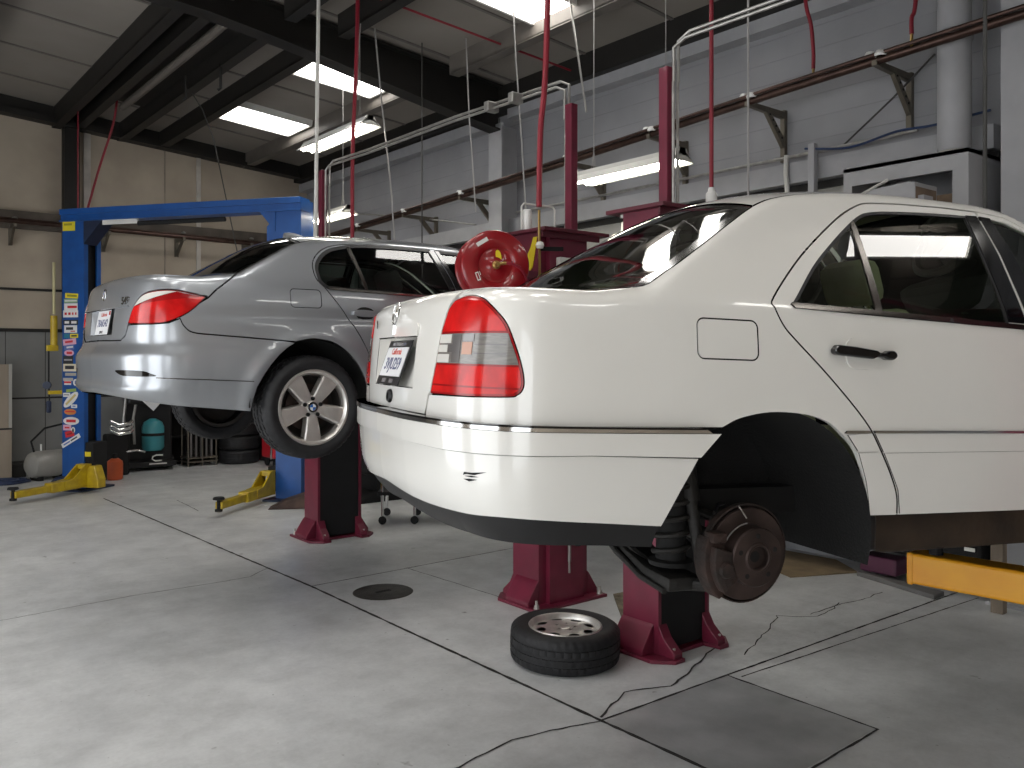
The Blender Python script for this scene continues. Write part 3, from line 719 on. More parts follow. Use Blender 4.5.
    for a0, a1, h0, h1, r0, r1 in ((158, 232, -.06, .002, .098, .165), (166, 224, .0, .034, .088, .150)):
        pts = [(r1*math.cos(math.radians(a)), r1*math.sin(math.radians(a))) for a in range(a0, a1+1, 8)]+[(r0*math.cos(math.radians(a)), r0*math.sin(math.radians(a))) for a in range(a1, a0-1, -8)]
        rot = Matrix.Rotation(0, 4, 'Z'); p.prism(pts, 'z', h0, h1, 0, .006, A @ CAL)
    p.lathe([(0, .046), (.020, .046), (.024, .040), (.024, 0)], 18, 0, A @ CAL @ Matrix.Translation((-.112, -.030, 0)))
    p.box(-.15, -.10, .045, .075, -.03, .02, 0, .006, A @ CAL)
    p.build('brake_caliper', M['rust'], root)
    p = PM()
    # spring, damper, arms
    sc = Vector((-.165, -.56, .17)); pts = []
    for i in range(6*20+1):
        a = 2*PI*i/20; pts.append(sc+Vector((.056*math.cos(a), .056*math.sin(a), .30*i/120)))
    PM().tube(pts, .0095, 8).build('coil_spring', M['greasy'], root)
    PM().lathe([(0, -.02), (.07, -.02), (.075, -.005), (.05, 0), (.045, .30), (0, .30)], 24, 0, Matrix.Translation(sc)).build('spring_seat', M['void'], root)
    p = PM(); p.cyl((-.105, -.66, .12), (-.12, -.60, .36), .020, 14); p.cyl((-.12, -.60, .36), (-.13, -.56, .56), .030, 14); p.cyl((-.105, -.675, .12), (-.105, -.64, .12), .022, 12); p.build('damper', M['greasy'], root)
    p = PM(); p.prism([(-.66, .085), (-.56, .08), (-.36, .12), (-.16, .20), (-.12, .24), (-.14, .265), (-.36, .17), (-.52, .135), (-.66, .13)], 'x', -.235, -.105, 0, .012); p.tube([(-.10, -.70, .11), (-.16, -.60, .095), (-.20, -.40, .15), (-.21, -.16, .23)], .021, 10)
    p.tube([(-.235, -.64, .085), (-.24, -.5, .10), (-.245, -.34, .15), (-.25, -.15, .24)], .011, 8); p.build('lower_control_arm', M['greasy'], root)
    p = PM(); p.tube([(-.02, -.70, .30), (-.05, -.5, .32), (-.04, -.2, .34)], .014, 8); p.tube([(.06, -.70, .26), (.16, -.45, .30), (.20, -.2, .30)], .016, 8); p.tube([(.05, -.70, .16), (.12, -.45, .17), (.14, -.2, .20)], .014, 8)
    p.build('suspension_link', M['greasy'], root)
    p = PM(); p.box(-.10, .07, -.72, -.66, .10, .33, 0, .02); p.cyl((0, -.70, .212), (0, -.15, .25), .028, 12); p.lathe([(.0, 0), (.05, 0), (.055, .03), (.04, .09), (.03, .12)], 18, 0, align((0, -.30, .235), (0, -1, -.05))); p.build('wheel_carrier', M['greasy'], root)
    p = PM(); p.tube([(-.09, -.70, .28), (-.07, -.66, .33), (.0, -.58, .34), (.08, -.5, .33)], .006, 6); p.tube([(.06, -.70, .30), (.10, -.66, .28), (.2, -.55, .30)], .005, 6); p.build('brake_hose', M['black_trim'], root)
    p = PM(); p.cyl((-.065, -.778, .372), (-.045, -.792, .335), .0025, 6); p.tube([A @ Vector((.094*math.cos(math.radians(a)), .094*math.sin(math.radians(a)), -.012)) for a in range(96, 156, 6)], .0022, 6); p.build('bright_wire', M['bare'], br)
    # the front wheels still fitted
    PM().lathe([(0, .04), (.08, .04), (.09, .0), (.145, .0), (.145, -.02), (0, -.02)], 40, 0, align((0, .74, .212), (0, 1, 0))).build('brake_rotor', M['rotor'], root)
    for x, sd in ((2.69, -1), (2.69, 1)):
        B = Matrix.Translation((x, sd*.755, .215)) @ Matrix.Rotation(math.radians(90 if sd < 0 else -90), 4, 'X')
        wt = tyre(.31, .205, .195, root, B, 'wheel')
        eight_hole_rim(wt, B, .195)
    return root

CAL = Matrix.Rotation(math.radians(0), 4, 'Z')

def clip(poly, z0, z1):
    def half(P, f):
        out = []
        for i in range(len(P)):
            a, b = P[i-1], P[i]; fa, fb = f(a), f(b)
            if (fa >= 0) != (fb >= 0):
                u = fa/(fa-fb); out.append((a[0]+(b[0]-a[0])*u, a[1]+(b[1]-a[1])*u))
            if fb >= 0: out.append(b)
        return out
    return half(half(poly, lambda p: p[1]-z0), lambda p: z1-p[1])

def eight_hole_rim(parent, B, w):
    """alloy rim with a dished face pierced by eight oval holes; local z is the outer side"""
    h = w/2
    PM().lathe([(.200, -h*.8), (.206, h*.78), (.213, h*.93), (.208, h*.99), (.200, h*.97), (.194, h*.86), (.186, h*.70), (.182, h*.25), (.180, -h*.7)], 64, 0, B).build('rim', M['alloy_dull'], parent, angle=40)
    prof = table([(0, .76), (.035, .76), (.045, .82), (.085, .83), (.12, .80), (.16, .74), (.19, .68)])
    f = lambda u, v: tuple(B @ Vector((u, v, h*prof(math.hypot(u, v)))))
    circ = lambda r, n, cx=0, cy=0, sx=1, a=0: [(cx+(math.cos(a)*sx*math.cos(q)-math.sin(a)*math.sin(q))*r, cy+(math.sin(a)*sx*math.cos(q)+math.cos(a)*math.sin(q))*r) for q in (2*PI*i/n for i in range(n))]
    holes = [circ(.033, 16, .146*math.cos(a), .147*math.sin(a), .82, a) for a in (2*PI*k/8 for k in range(8))]
    holes += [circ(.0085, 8, .056*math.cos(a), .056*math.sin(a)) for a in (2*PI*k/5+.3 for k in range(5))]
    p = PM(); panel(p, f, circ(.186, 60), holes, g=.02, gap=0, rim=.014, bstep=.01, hv=2e-3); p.build('wheel_face', M['alloy_dull'], parent)
    PM().lathe([(.0, -h*.5), (.182, -h*.5), (.182, -h*.6), (0, -h*.6)], 32, 0, B, smooth=False).build('rim_barrel', M['barrel'], parent)
    PM().lathe([(.0, h*.83), (.020, h*.83), (.030, h*.80), (.033, h*.76)], 24, 0, B).build('wheel_cap', M['alloy'], parent)
# ---------------------------------------------------------------- silver sedan
def make_silver():
    S = silver_surf(); T0 = S.tmin
    root = thing('sedan_car', 'silver grey four-door sedan raised on the far red lift with five-spoke wheels', 'car', (2.3791, 5.81, 1.2))
    W = lambda t, z: S.P(t, z)
    off = lambda d: (lambda t, z: S.P(t, z, d))
    ex = arc_rows(S); both = (-1, 1); kc = lambda p: abs(p[0]-T0) < 1e-4
    ms = M['silver']
    arch = catmull([(-.132, .632), (-.028, .650), (.055, .643), (.119, .628), (.19, .588), (.252, .534), (.305, .470), (.348, .393), (.376, .300), (.384, .235)], 4)
    cut = catmull([(.405, .232), (.40, .42), (.382, .534), (.346, .614), (.27, .735), (.199, .831), (.13, .920), (.086, .976), (.045, 1.03), (.05, 1.12), (.105, 1.195), (.20, 1.255), (.30, 1.282)], 4)
    drip = [(.45, 1.302), (.7, 1.312), (1.0, 1.315), (1.3, 1.308), (1.45, 1.275), (1.6, 1.225), (1.85, 1.115), (2.0, 1.035), (2.06, .985), (2.12, .965)]
    seam = catmull([(-.801, .759), (-.780, .717), (-.731, .680), (-.603, .667), (-.45, .656), (-.297, .645), (-.132, .632)], 4)
    lamp_top = catmull([(-1.204, .733), (-1.172, .80), (-1.138, .847), (-1.086, .885), (-1.04, .902), (-.994, .910), (-.90, .919), (-.817, .917), (-.73, .902), (-.655, .884)], 4)
    lamp_bot = catmull([(-.655, .884), (-.729, .812), (-.801, .765), (-.888, .732), (-1.0, .727), (-1.204, .731)], 4)
    lamp = lamp_top[:-1]+lamp_bot[:-1]
    gapl = [(-.641, .879), (-.596, .925), (-.52, .985), (-.465, 1.026), (-.452, S.zt(-.452))]
    zb = lambda t: .974-.030*(t-.1)
    for sd in both:
        fuel = rrect(-.147, .055, .842, .955, .025)
        q = seam+arch+cut+drip+lin(2.12, -.452, S.zt, 110)+gapl[::-1][1:]+[(-.652, .872)]+lamp_bot[2:10]
        p = PM(); panel(p, W, q, [fuel], g=.03, sides=(sd,), extra=ex, rim=.016); qp = p.build('quarter_panel', ms, root)
        p = PM(); panel(p, W, fuel, g=.03, gap=.002, sides=(sd,)); p.build('fuel_door', ms, qp)
        p = PM(); panel(p, off(-.004), rrect(-.162, .07, .828, .97, .03), g=.05, gap=0, rim=0, sides=(sd,)); p.build('fuel_door_gap', M['void'], qp)
        # side windows share one long outline
        top = catmull([(.066, 1.02), (.075, 1.11), (.135, 1.185), (.217, 1.235), (.331, 1.266), (.412, 1.281), (.6, 1.292), (.8, 1.297), (1.03, 1.298)], 4)
        dwin = top+[(1.045, 1.15), (1.065, zb(1.06)), (.6, zb(.6)), (.2, zb(.2)), (.115, zb(.1)+.002), (.085, .99)]
        shut = [(1.10, .235), (1.10, .80), (1.105, .97), (1.098, 1.10), (1.085, 1.20), (1.075, 1.314)]
        rd = cut+drip[:2]+[(1.0, 1.3145)]+shut[::-1]
        p = PM(); panel(p, W, rd, [dwin], g=.03, sides=(sd,), rim=.016, hgap=0); door = p.build('rear_door', ms, root)
        p = PM(); panel(p, off(-.007), dwin, g=.06, gap=-.006, rim=.003, sides=(sd,)); p.build('door_window', M['glass_s'], door)
        p = PM(); panel(p, off(.002), shrink(densify(dwin, .02), -.012), [shrink(densify(dwin, .02), .010)], g=.1, gap=0, rim=.009, sides=(sd,), hgap=0); p.build('window_seal', M['black_trim'], door)
        p = PM(); panel(p, off(.003), [(.372, .968), (.394, .967), (.378, 1.276), (.352, 1.270)], g=.05, gap=0, rim=.009, sides=(sd,)); p.build('window_divider', M['darkchrome'], door)
        p = PM(); panel(p, off(.003), [(1.058, zb(1.06)), (1.10, zb(1.1)), (1.093, 1.10), (1.078, 1.20), (1.068, 1.298), (1.025, 1.296), (1.04, 1.15)], g=.05, gap=0, rim=.009, sides=(sd,)); p.build('pillar_cover', M['black_gloss'], door)
        p = PM(); panel(p, off(.007), [(.10, zb(.1)+.004), (1.10, zb(1.1)+.003), (1.10, zb(1.1)-.011), (.12, zb(.1)-.010)], g=.1, gap=0, rim=.009, sides=(sd,)); p.build('belt_moulding', M['chrome'], door)
        ym = S.P(.35, .815)[1]; hb = catmull([(.255, .818), (.28, .836), (.36, .838), (.44, .826), (.462, .812), (.44, .799), (.36, .793), (.28, .800)], 4, True)
        p = PM(); p.prism(hb, 'y', min(sd*-ym*-1*-1, 0) if False else (ym-.034 if sd < 0 else -ym+.018), (ym-.018 if sd < 0 else -ym+.034), 0, .006)
        for x in (.275, .442): p.box(x-.014, x+.014, *((ym-.02, ym+.01) if sd < 0 else (-ym-.01, -ym+.02)), .803, .829, 0, .004)
        hd = p.build('door_handle', ms, door)
        p = PM(); panel(p, off(.0012), [(a*.8+.072, b) for a, b in catmull([(.27, .82), (.30, .85), (.36, .858), (.42, .845), (.44, .815), (.42, .785), (.36, .772), (.30, .782)], 4, True)], g=.03, gap=0, rim=.002, sides=(sd,)); p.build('handle_dish', M['void'], hd)
        # front door, wing
        fwin = [(1.14, .945), (1.128, 1.10), (1.112, 1.20), (1.10, 1.296), (1.3, 1.288), (1.42, 1.262), (1.6, 1.195), (1.82, 1.09), (1.93, 1.02), (1.98, .945)]
        fd = [(1.104, .235), (1.95, .235), (2.03, .45), (2.06, .70), (2.06, .985)]+drip[:8][::-1][0:5]+[(1.08, 1.314)]+shut[1:-1][::-1]
        p = PM(); panel(p, W, fd, [fwin], g=.04, sides=(sd,), rim=.016, hgap=0); fdo = p.build('front_door', ms, root)
        p = PM(); panel(p, off(-.007), fwin, g=.08, gap=-.006, rim=.003, sides=(sd,)); p.build('door_window', M['glass_s'], fdo)
        p = PM(); panel(p, off(.002), shrink(densify(fwin, .02), -.012), [shrink(densify(fwin, .02), .010)], g=.1, gap=0, rim=.009, sides=(sd,), hgap=0); p.build('window_seal', M['black_trim'], fdo)
        p = PM(); panel(p, off(.0045), [(1.108, .955), (1.15, .945), (1.138, 1.10), (1.122, 1.20), (1.11, 1.300), (1.078, 1.302), (1.09, 1.20), (1.102, 1.10)], g=.05, gap=0, rim=.009, sides=(sd,)); p.build('pillar_cover', M['black_gloss'], fdo)
        p = PM(); p.prism([(a+.88, b-.012) for a, b in hb], 'y', (ym-.034 if sd < 0 else -ym+.0), (ym-.0 if sd < 0 else -ym+.034), 0, .006); p.build('door_handle', ms, fdo)
        p = PM(); p.box(1.88, 1.99, min(sd*.90, sd*1.09), max(sd*.90, sd*1.09), .98, 1.10, 0, .035); p.build('door_mirror', ms, fdo)
        ar = [(2.888+.385*math.cos(math.radians(a)), .26+.385*math.sin(math.radians(a))) for a in range(176, -1, -6)]
        wing = [(1.958, .235), (2.50, .235)]+ar+[(3.29, .25), (S.tmax, .24), (S.tmax, S.zt(S.tmax))]+lin(S.tmax, 2.13, S.zt, 50)[1:]+[(2.125, .965), (2.065, .975), (2.065, .70), (2.035, .45)]
        p = PM(); panel(p, W, wing, g=.05, sides=(sd,), extra=ex, rim=.02, keep=lambda q: abs(q[0]-S.tmax) < 1e-4); wg = p.build('front_wing', ms, root)
        p = PM(); panel(p, off(.004), [(3.42, .60), (3.95, .58), (3.95, .68), (3.36, .72)], g=.05, gap=0, rim=.006, sides=(sd,)); p.build('headlamp', M['lens_pale'], wg)
        # tail lamp
        p = PM(); panel(p, off(.001), lamp, g=.025, gap=.002, sides=(sd,), rim=.02); tl = p.build('tail_lamp', M['lens_dark'], root)
        ins = shrink(densify(lamp, .012), .006)
        line = lambda t: .832+.037*(t+1.138)/.33+(.012*math.sin(PI*(t+1.138)/.33) if t < -.81 else 0)
        def cutl(P, s):
            f = lambda q: s*(q[1]-line(q[0])); out = []
            for i in range(len(P)):
                a, b = P[i-1], P[i]; fa, fb = f(a), f(b)
                if (fa >= 0) != (fb >= 0): u = fa/(fa-fb); out.append((a[0]+(b[0]-a[0])*u, a[1]+(b[1]-a[1])*u))
                if fb >= 0: out.append(b)
            return out
        p = PM(); panel(p, off(.004), cutl(ins, -1), g=.025, gap=0, sides=(sd,), rim=.003); p.build('red_lens', M['lens_red'], tl)
        up = [q for q in cutl(ins, 1)]
        p = PM(); panel(p, off(.004), [q for q in up if q[0] < -.815] , g=.025, gap=0, sides=(sd,), rim=.003); p.build('clear_lens', M['lens_pale'], tl)
        p = PM(); panel(p, off(.0035), [q for q in up if q[0] >= -.83], g=.025, gap=0, sides=(sd,), rim=.003); p.build('body_colour_insert', ms, tl)
    # trunk lid
    rec = [(T0+.275, .826), (T0+.262, .676), (T0, .672)]
    lid = [(T0, .640), (-1.31, .636), (-1.236, .668), (-1.208, .727)]+[(a-.003, b+.003) for a, b in lamp_top[:-1]]+[(-.650, .890)]+[(a-.003, b+.002) for a, b in gapl[:-1]]+[(-.455, S.zt(-.455))]+lin(-.46, T0, S.zt, 60)+[(T0, .832)]+rec
    p = PM(); panel(p, W, lid, g=.028, sides=both, extra=ex, rim=.014, keep=kc)
    ed = [S.P(t, S.zt(t))[:2] for t, _ in lin(T0, -.46, S.zt, 70)]
    fr = [(-.46-.03*(1-(k/10)**2), -abs(ed[-1][1])*(k/10)) for k in range(9, 0, -1)]
    right = ed+fr; full = right+[(-.49, 0)]+[(x, -y) for x, y in right[::-1]][:-1]
    panel(p, lambda x, y: S.deck(x, y), full, g=.05, gap=.0008, rim=.012)
    lo = p.build('trunk_lid', ms, root)
    p = PM(); a = S.P(T0+.262, .676); b = S.P(T0+.275, .826); c0 = S.P(T0, .672); c1 = S.P(T0, .832); d = .05
    for sd in both:
        fl = lambda v: (v[0], v[1] if sd < 0 else -v[1], v[2])
        V = [fl(v) for v in (a, b, c0, c1, (a[0]+.028, a[1]+.03, a[2]), (b[0]+d, b[1]+.03, b[2]), (c0[0]+.028, 0, c0[2]), (c1[0]+d, 0, c1[2]))]
        F = [(4, 5, 7, 6), (0, 1, 5, 4), (1, 3, 7, 5), (0, 4, 6, 2)]
        p.add(V, F if sd < 0 else [f[::-1] for f in F])
    p.build('plate_recess', ms, lo)
    p = PM(); panel(p, off(.010), [(T0, .832), (T0+.52, .832), (T0+.50, .842), (T0, .845)], g=.04, gap=0, rim=.012, sides=both, keep=kc); p.build('lid_crease', ms, lo)
    c = Vector(S.P(T0+.001, .925)); roundel(lo, align(c+Vector((.001, 0, 0)), (-1, 0, .10)), .038)
    p = PM(); c = Vector(S.P(-1.285, .868)); A = Matrix.Translation(c+Vector((-.0015, 0, 0))) @ Matrix.Rotation(math.radians(-80), 4, 'Z') @ Matrix.Rotation(math.radians(88), 4, 'X'); text_mesh(p, '545i', .062, A, 0, .004, 1, .01); p.build('model_badge', M['darkchrome'], lo)
    A = Matrix.Translation((-.998, 0, .752)) @ Matrix.Rotation(math.radians(-90), 4, 'Z') @ Matrix.Rotation(math.radians(80), 4, 'X')
    p = PM(); p.box(-.158, .158, -.080, .080, -.005, 0, 0, .002, A); fr_ = p.build('number_plate_frame', M['black_trim'], lo)
    p = PM(); p.box(-.150, .150, -.076, .076, 0, .002, 0, .001, A); p.build('number_plate', M['plate'], fr_)
    p = PM(); text_mesh(p, 'California', .036, A @ Matrix.Translation((0, .050, .0025)), 0, .001); p.build('plate_heading', M['plate_red'], fr_)
    p = PM(); text_mesh(p, '7BAR342', .066, A @ Matrix.Translation((0, -.006, .0025)), 0, .001, .95, .01); p.build('plate_number', M['plate_blue'], fr_)
    p = PM(); text_mesh(p, 'SERVICE', .024, A @ Matrix.Translation((-.0, -.062, .0025)), 0, .001); p.build('frame_print', M['void'], fr_)
    p = PM(); p.box(.115, .145, .045, .07, .002, .003, 0, 0, A); p.build('registration_sticker', M['lens_red'], fr_)
    # bumper
    bo = lambda t: .008+.045*min(max((-.62-t)/.55, 0), 1)
    def bump(d=0):
        def f(t, z):
            w = min(max((-.75-t)/.35, 0), 1)
            lip = .022*math.exp(-((z-.350)/.035)**2)*w-.05*max(0, (.33-z)/.06)**2*w
            u_ = min(max((z-.53)/.10, 0), 1); sh = -(bo(t)-.003)*u_*u_*(3-2*u_)                       # shelf rolls in under the lid
            cr = -.010*max(0, (.405-z)/.05)*(1-w) if z < .405 else 0
            return S.P(t, z, bo(t)+d+lip+sh+max(cr, -.03))
        return f
    zlo = table([(-1.8, .318), (-1.3, .305), (-1.1, .292), (-.95, .275), (-.65, .243), (-.385, .214)])
    zhi = [(-.805, .752), (-.86, .728), (-.95, .722), (-1.19, .722), (-1.228, .660), (-1.30, .632), (T0, .636)]
    sm = [(a, b-.005) for a, b in seam]
    bp_ = [(t, zlo(t)) for t, _ in lin(T0, -.385, zlo, 40)]+[(-.372, .30), (-.362, .36), (-.33, .425), (-.282, .497), (-.235, .552), (-.188, .592), (-.14, .622)]+sm[::-1][1:]+zhi
    p = PM(); panel(p, bump(), bp_, g=.028, sides=both, rim=.03, keep=kc, gap=.001); bp = p.build('rear_bumper', ms, root)
    for sd in both: p = PM(); panel(p, bump(.002), catmull([(-1.265, .460), (-1.20, .436), (-1.10, .429), (-.925, .430), (-.95, .446), (-.99, .459), (-1.1, .463)], 3, True), g=.03, gap=0, rim=.003, sides=(sd,)); p.build('reflector', M['black_gloss'], bp)
    p = PM(); panel(p, bump(.001), [(-.92, .419), (-.384, .391), (-.386, .396), (-.92, .425)], g=.1, gap=0, rim=0, sides=both); p.build('bumper_crease', M['darkchrome'], bp)
    # glass and top panels
    TW = lambda x, w: S.top(x, w); ws = [k/12 for k in range(-12, 13)]
    xw = lambda w: -.435-.045*(1-w*w); xt = lambda w: .045+.06*(1-w*w)
    glass = [(xw(w)+.010, w*.955) for w in ws]+[(xt(w)-.025, w*.955) for w in ws[::-1]]
    seal = [(xw(w), w*.998) for w in ws]+[(xt(w)-.004, w*.998) for w in ws[::-1]]
    p = PM(); panel(p, lambda x, w: S.top(x, w, -.004), seal, [glass], g=.04, gap=0, hgap=0, rim=.01, bstep=.03); p.build('window_seal', M['black_trim'], root)
    p = PM(); panel(p, lambda x, w: S.top(x, w, -.006), glass, g=.04, gap=-.004, rim=.003, bstep=.03); p.build('rear_window', M['glass_s'], root)
    xh = lambda w: 1.33+.06*(1-w*w)
    p = PM(); panel(p, TW, [(xt(w), w) for w in ws]+[(xh(w), w) for w in ws[::-1]], g=.05, gap=.001, rim=.012, bstep=.03); rf = p.build('roof', ms, root)
    fin = PM(); c = S.top(.20, 0); V = []; F = []
    secs = [(0, .028, .045), (.04, .026, .044), (.09, .022, .036), (.14, .012, .018), (.17, .002, .002)]
    for dx, hw, h in secs:
        for k in range(9):
            a = PI*k/8; V.append((c[0]+dx, hw*math.cos(a), c[2]-.004+dx*.12+h*math.sin(a)))
    for i in range(4):
        for k in range(8): F.append((i*9+k, i*9+k+1, (i+1)*9+k+1, (i+1)*9+k))
    F.append(tuple(range(9))); fin.add(V, F, None, 0, True).build('antenna_fin', ms, rf)
    xb = lambda w: 2.09+.15*(1-w*w)
    p = PM(); panel(p, lambda x, w: S.top(x, w, -.005), [(xh(w)+.005, w*.97) for w in ws]+[(xb(w)-.005, w*.97) for w in ws[::-1]], g=.06, gap=0, rim=.005, bstep=.03); p.build('windscreen', M['glass_s'], root)
    xn = lambda w: 3.48+.14*(1-w*w)
    p = PM(); panel(p, TW, [(xb(w), w) for w in ws]+[(xn(w), w) for w in ws[::-1]], g=.07, gap=.002, rim=.012, bstep=.03); p.build('hood', ms, root)
    common_body(root, S, .91, M['graycloth'], 0, .24, 0, 2.888, -1.02, 3.67, 0)
    arch_liner(root, 0, -.865, -.42, .395, .25, a0=-8, a1=182)
    arch_liner(root, 2.888, -.87, -.42, .40, .25, a0=-8, a1=188)
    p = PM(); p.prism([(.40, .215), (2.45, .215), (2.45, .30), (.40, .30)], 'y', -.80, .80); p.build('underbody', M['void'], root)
    for y in (-.38, .38): seat(root, 1.08, y, .54, M['graycloth'], .36, 'front_seat', .5, .55)
    seat(root, .20, 0, .80, M['graycloth'], .36, 'rear_seat', .8, .50)
    for y in (-.40, .40): PM().box(-.06, .05, y-.13, y+.13, .95, 1.09, 0, .045).build('rear_headrest', M['graycloth'], root)
    t, A, rr = five_spoke_wheel(.322, .225, root, (0, -.795, .226))
    roundel(t, A @ Matrix.Translation((0, 0, .225*.36)), .033, 'wheel_cap')
    for x, sd in ((0, 1), (2.888, -1), (2.888, 1)):
        t, A, rr = five_spoke_wheel(.322, .225, root, (x, sd*.795, .226)) if sd < 0 else (None, None, None)
        if sd > 0:
            B = Matrix.Translation((x, .795, .226)) @ Matrix.Rotation(math.radians(-90), 4, 'X')
            wt = tyre(.322, .227, .225, root, B, 'wheel'); eight_hole_rim_scaled(wt, B)
    return root

def eight_hole_rim_scaled(parent, B):
    PM().lathe([(0, .02), (.20, .02), (.222, .09), (.227, .10), (.232, .09), (.225, -.1), (.20, -.1)], 48, 0, B).build('rim', M['barrel'], parent)
# ---------------------------------------------------------------- the workshop shell
XR, YB, XL, YF = 6.84, 14.4, -3.2, -5.5
RS, RZ = .09, 5.06
roofz = lambda x: RZ+RS*(XR-x)
def floor_mat():
    m = bpy.data.materials.new('worn_concrete'); m.use_nodes = True; nt = m.node_tree; b = nt.nodes['Principled BSDF']; N = nt.nodes.new; L = nt.links.new
    tc = N('ShaderNodeTexCoord')
    def noise(sc, det, rough=.6, mp=None):
        n = N('ShaderNodeTexNoise'); n.inputs['Scale'].default_value = sc; n.inputs['Detail'].default_value = det; n.inputs['Roughness'].default_value = rough
        if mp:
            q = N('ShaderNodeMapping'); q.inputs['Scale'].default_value = mp; L(tc.outputs['Object'], q.inputs['Vector']); L(q.outputs['Vector'], n.inputs['Vector'])
        else: L(tc.outputs['Object'], n.inputs['Vector'])
        return n
    def ramp(src, p0, c0, p1, c1):
        r = N('ShaderNodeValToRGB'); e = r.color_ramp.elements; e[0].position = p0; e[1].position = p1; e[0].color = (*c0, 1); e[1].color = (*c1, 1); L(src, r.inputs['Fac']); return r
    def mix(kind, a, bb, f=1.0):
        x = N('ShaderNodeMix'); x.data_type = 'RGBA'; x.blend_type = kind; x.inputs['Factor'].default_value = f; L(a, x.inputs['A']); L(bb, x.inputs['B']); return x.outputs['Result']
    big = ramp(noise(.55, 5).outputs['Fac'], .3, (.60, .61, .615), .7, (.74, .75, .755))
    mid = ramp(noise(3.2, 8, .7).outputs['Fac'], .35, (.78, .78, .78), .62, (1, 1, 1))
    fine = ramp(noise(38, 6, .7).outputs['Fac'], .3, (.92, .92, .92), .6, (1, 1, 1))
    spots = ramp(noise(7.5, 3, .5).outputs['Fac'], .235, (.30, .29, .28), .285, (1, 1, 1))
    c = mix('MULTIPLY', big.outputs['Color'], mid.outputs['Color']); c = mix('MULTIPLY', c, fine.outputs['Color']); c = mix('MULTIPLY', c, spots.outputs['Color'], .8); c = mix('MULTIPLY', c, ramp(noise(24, 2, .5).outputs['Fac'], .235, (.35, .34, .33), .27, (1, 1, 1)).outputs['Color'], .6); c = mix('MULTIPLY', c, ramp(noise(1.6, 7, .65, (1, .35, 1)).outputs['Fac'], .34, (.80, .80, .80), .5, (1, 1, 1)).outputs['Color'], .4)
    L(c, b.inputs['Base Color'])
    r = ramp(noise(1.7, 5).outputs['Fac'], .3, (.28, .28, .28), .7, (.55, .55, .55)); L(r.outputs['Color'], b.inputs['Roughness'])
    bp = N('ShaderNodeBump'); bp.inputs['Strength'].default_value = .08; bp.inputs['Distance'].default_value = .004; L(noise(90, 5).outputs['Fac'], bp.inputs['Height']); L(bp.outputs['Normal'], b.inputs['Normal'])
    b.inputs['Specular IOR Level'].default_value = .45
    return m

M['floor'] = floor_mat()
M['joint'] = mat('floor_joint_dirt', (.035, .033, .032), .9, var=.4, vscale=30)
M['tanwall'] = mat('tan_wall_panel', (.46, .395, .315), .8, color2=(.37, .31, .245), vscale=1.3, bump=.15, bscale=12)
M['wainscot'] = mat('grey_wainscot', (.205, .205, .20), .7, var=.12, vscale=2)
M['block'] = mat('painted_grey_block', (.29, .29, .305), .6, var=.10, vscale=1.6, bump=.2, bscale=25)
M['greypaint'] = mat('grey_paint', (.37, .37, .385), .5, var=.06, vscale=6)
M['pale_sheet'] = mat('pale_grey_sheet', (.42, .41, .38), .8, var=.1)
M['ceil'] = mat('vinyl_ceiling', (.25, .225, .20), .7, var=.12, vscale=.9, bump=.12, bscale=6)
M['seam'] = mat('ceiling_seam', (.14, .125, .115), .7, var=.1)
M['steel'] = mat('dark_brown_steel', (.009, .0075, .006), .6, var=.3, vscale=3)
M['lit_purlin'] = mat('lit_steel', (.13, .115, .10), .6, var=.15)  # paler than the dark steel: lamp light on one purlin row painted in
M['lamp'] = mat('fluorescent_glow', (1, 1, 1), .4, emit=(1.0, .97, .92), estr=9)
M['tube'] = mat('fluorescent_tube', (1, 1, 1), .4, emit=(1.0, .95, .80), estr=22)
M['fixture'] = mat('white_enamel', (.72, .71, .67), .35, var=.05)
M['copper'] = mat('brown_iron_pipe', (.085, .05, .04), .32, metal=.7, var=.3, vscale=8)
M['galv'] = mat('galvanised', (.42, .41, .39), .42, metal=.8, var=.2, vscale=12)
M['strut'] = mat('bronze_strut', (.17, .15, .12), .5, metal=.6, var=.25)
M['white_plastic'] = mat('white_fitting', (.8, .8, .78), .4, var=.03)
M['hose_red'] = mat('red_rubber_hose', (.24, .012, .026), .45, var=.15)
M['cable_dark'] = mat('dark_cable', (.05, .048, .045), .6, var=.2)
M['cable_grey'] = mat('grey_cable', (.33, .32, .31), .5, var=.1)
M['pole'] = mat('white_conduit', (.62, .61, .58), .45, var=.05)

p = PM(); p.box(XL, XR+.3, YF, YB+.3, -.2, 0); struct('floor', p, M['floor'])
# darker cut slab and the joints
p = PM(); p.prism([(2.92, 2.05), (3.85, 2.07), (3.85, 2.93), (2.92, 2.92)], 'z', -.02, .0015); struct('trim_1', p, mat('patched_concrete', (.40, .405, .41), .5, var=.25, vscale=3, bump=.15))
tn = [1]
def trim(p, m):
    tn[0] += 1; return struct('trim_%d' % tn[0], p, m)
def crack(pts, w, jit, step=.05):
    pl = []; P = [Vector((a, b)) for a, b in pts]
    for a, b in zip(P, P[1:]):
        n = max(1, int((b-a).length/step))
        for i in range(n): pl.append(a.lerp(b, i/n))
    pl.append(P[-1]); V = []; F = []; off = 0
    for i, q in enumerate(pl):
        d = (pl[min(i+1, len(pl)-1)]-pl[max(i-1, 0)]).normalized(); n = Vector((-d.y, d.x))
        off = off*.8+random.uniform(-jit, jit); ww = w*random.uniform(.6, 1.2)
        c = q+n*off; V += [(c.x+n.x*ww, c.y+n.y*ww, .0022), (c.x-n.x*ww, c.y-n.y*ww, .0022)]
    for i in range(len(pl)-1): F.append((2*i, 2*i+1, 2*i+3, 2*i+2))
    trim(PM().add(V, F), M['joint'])
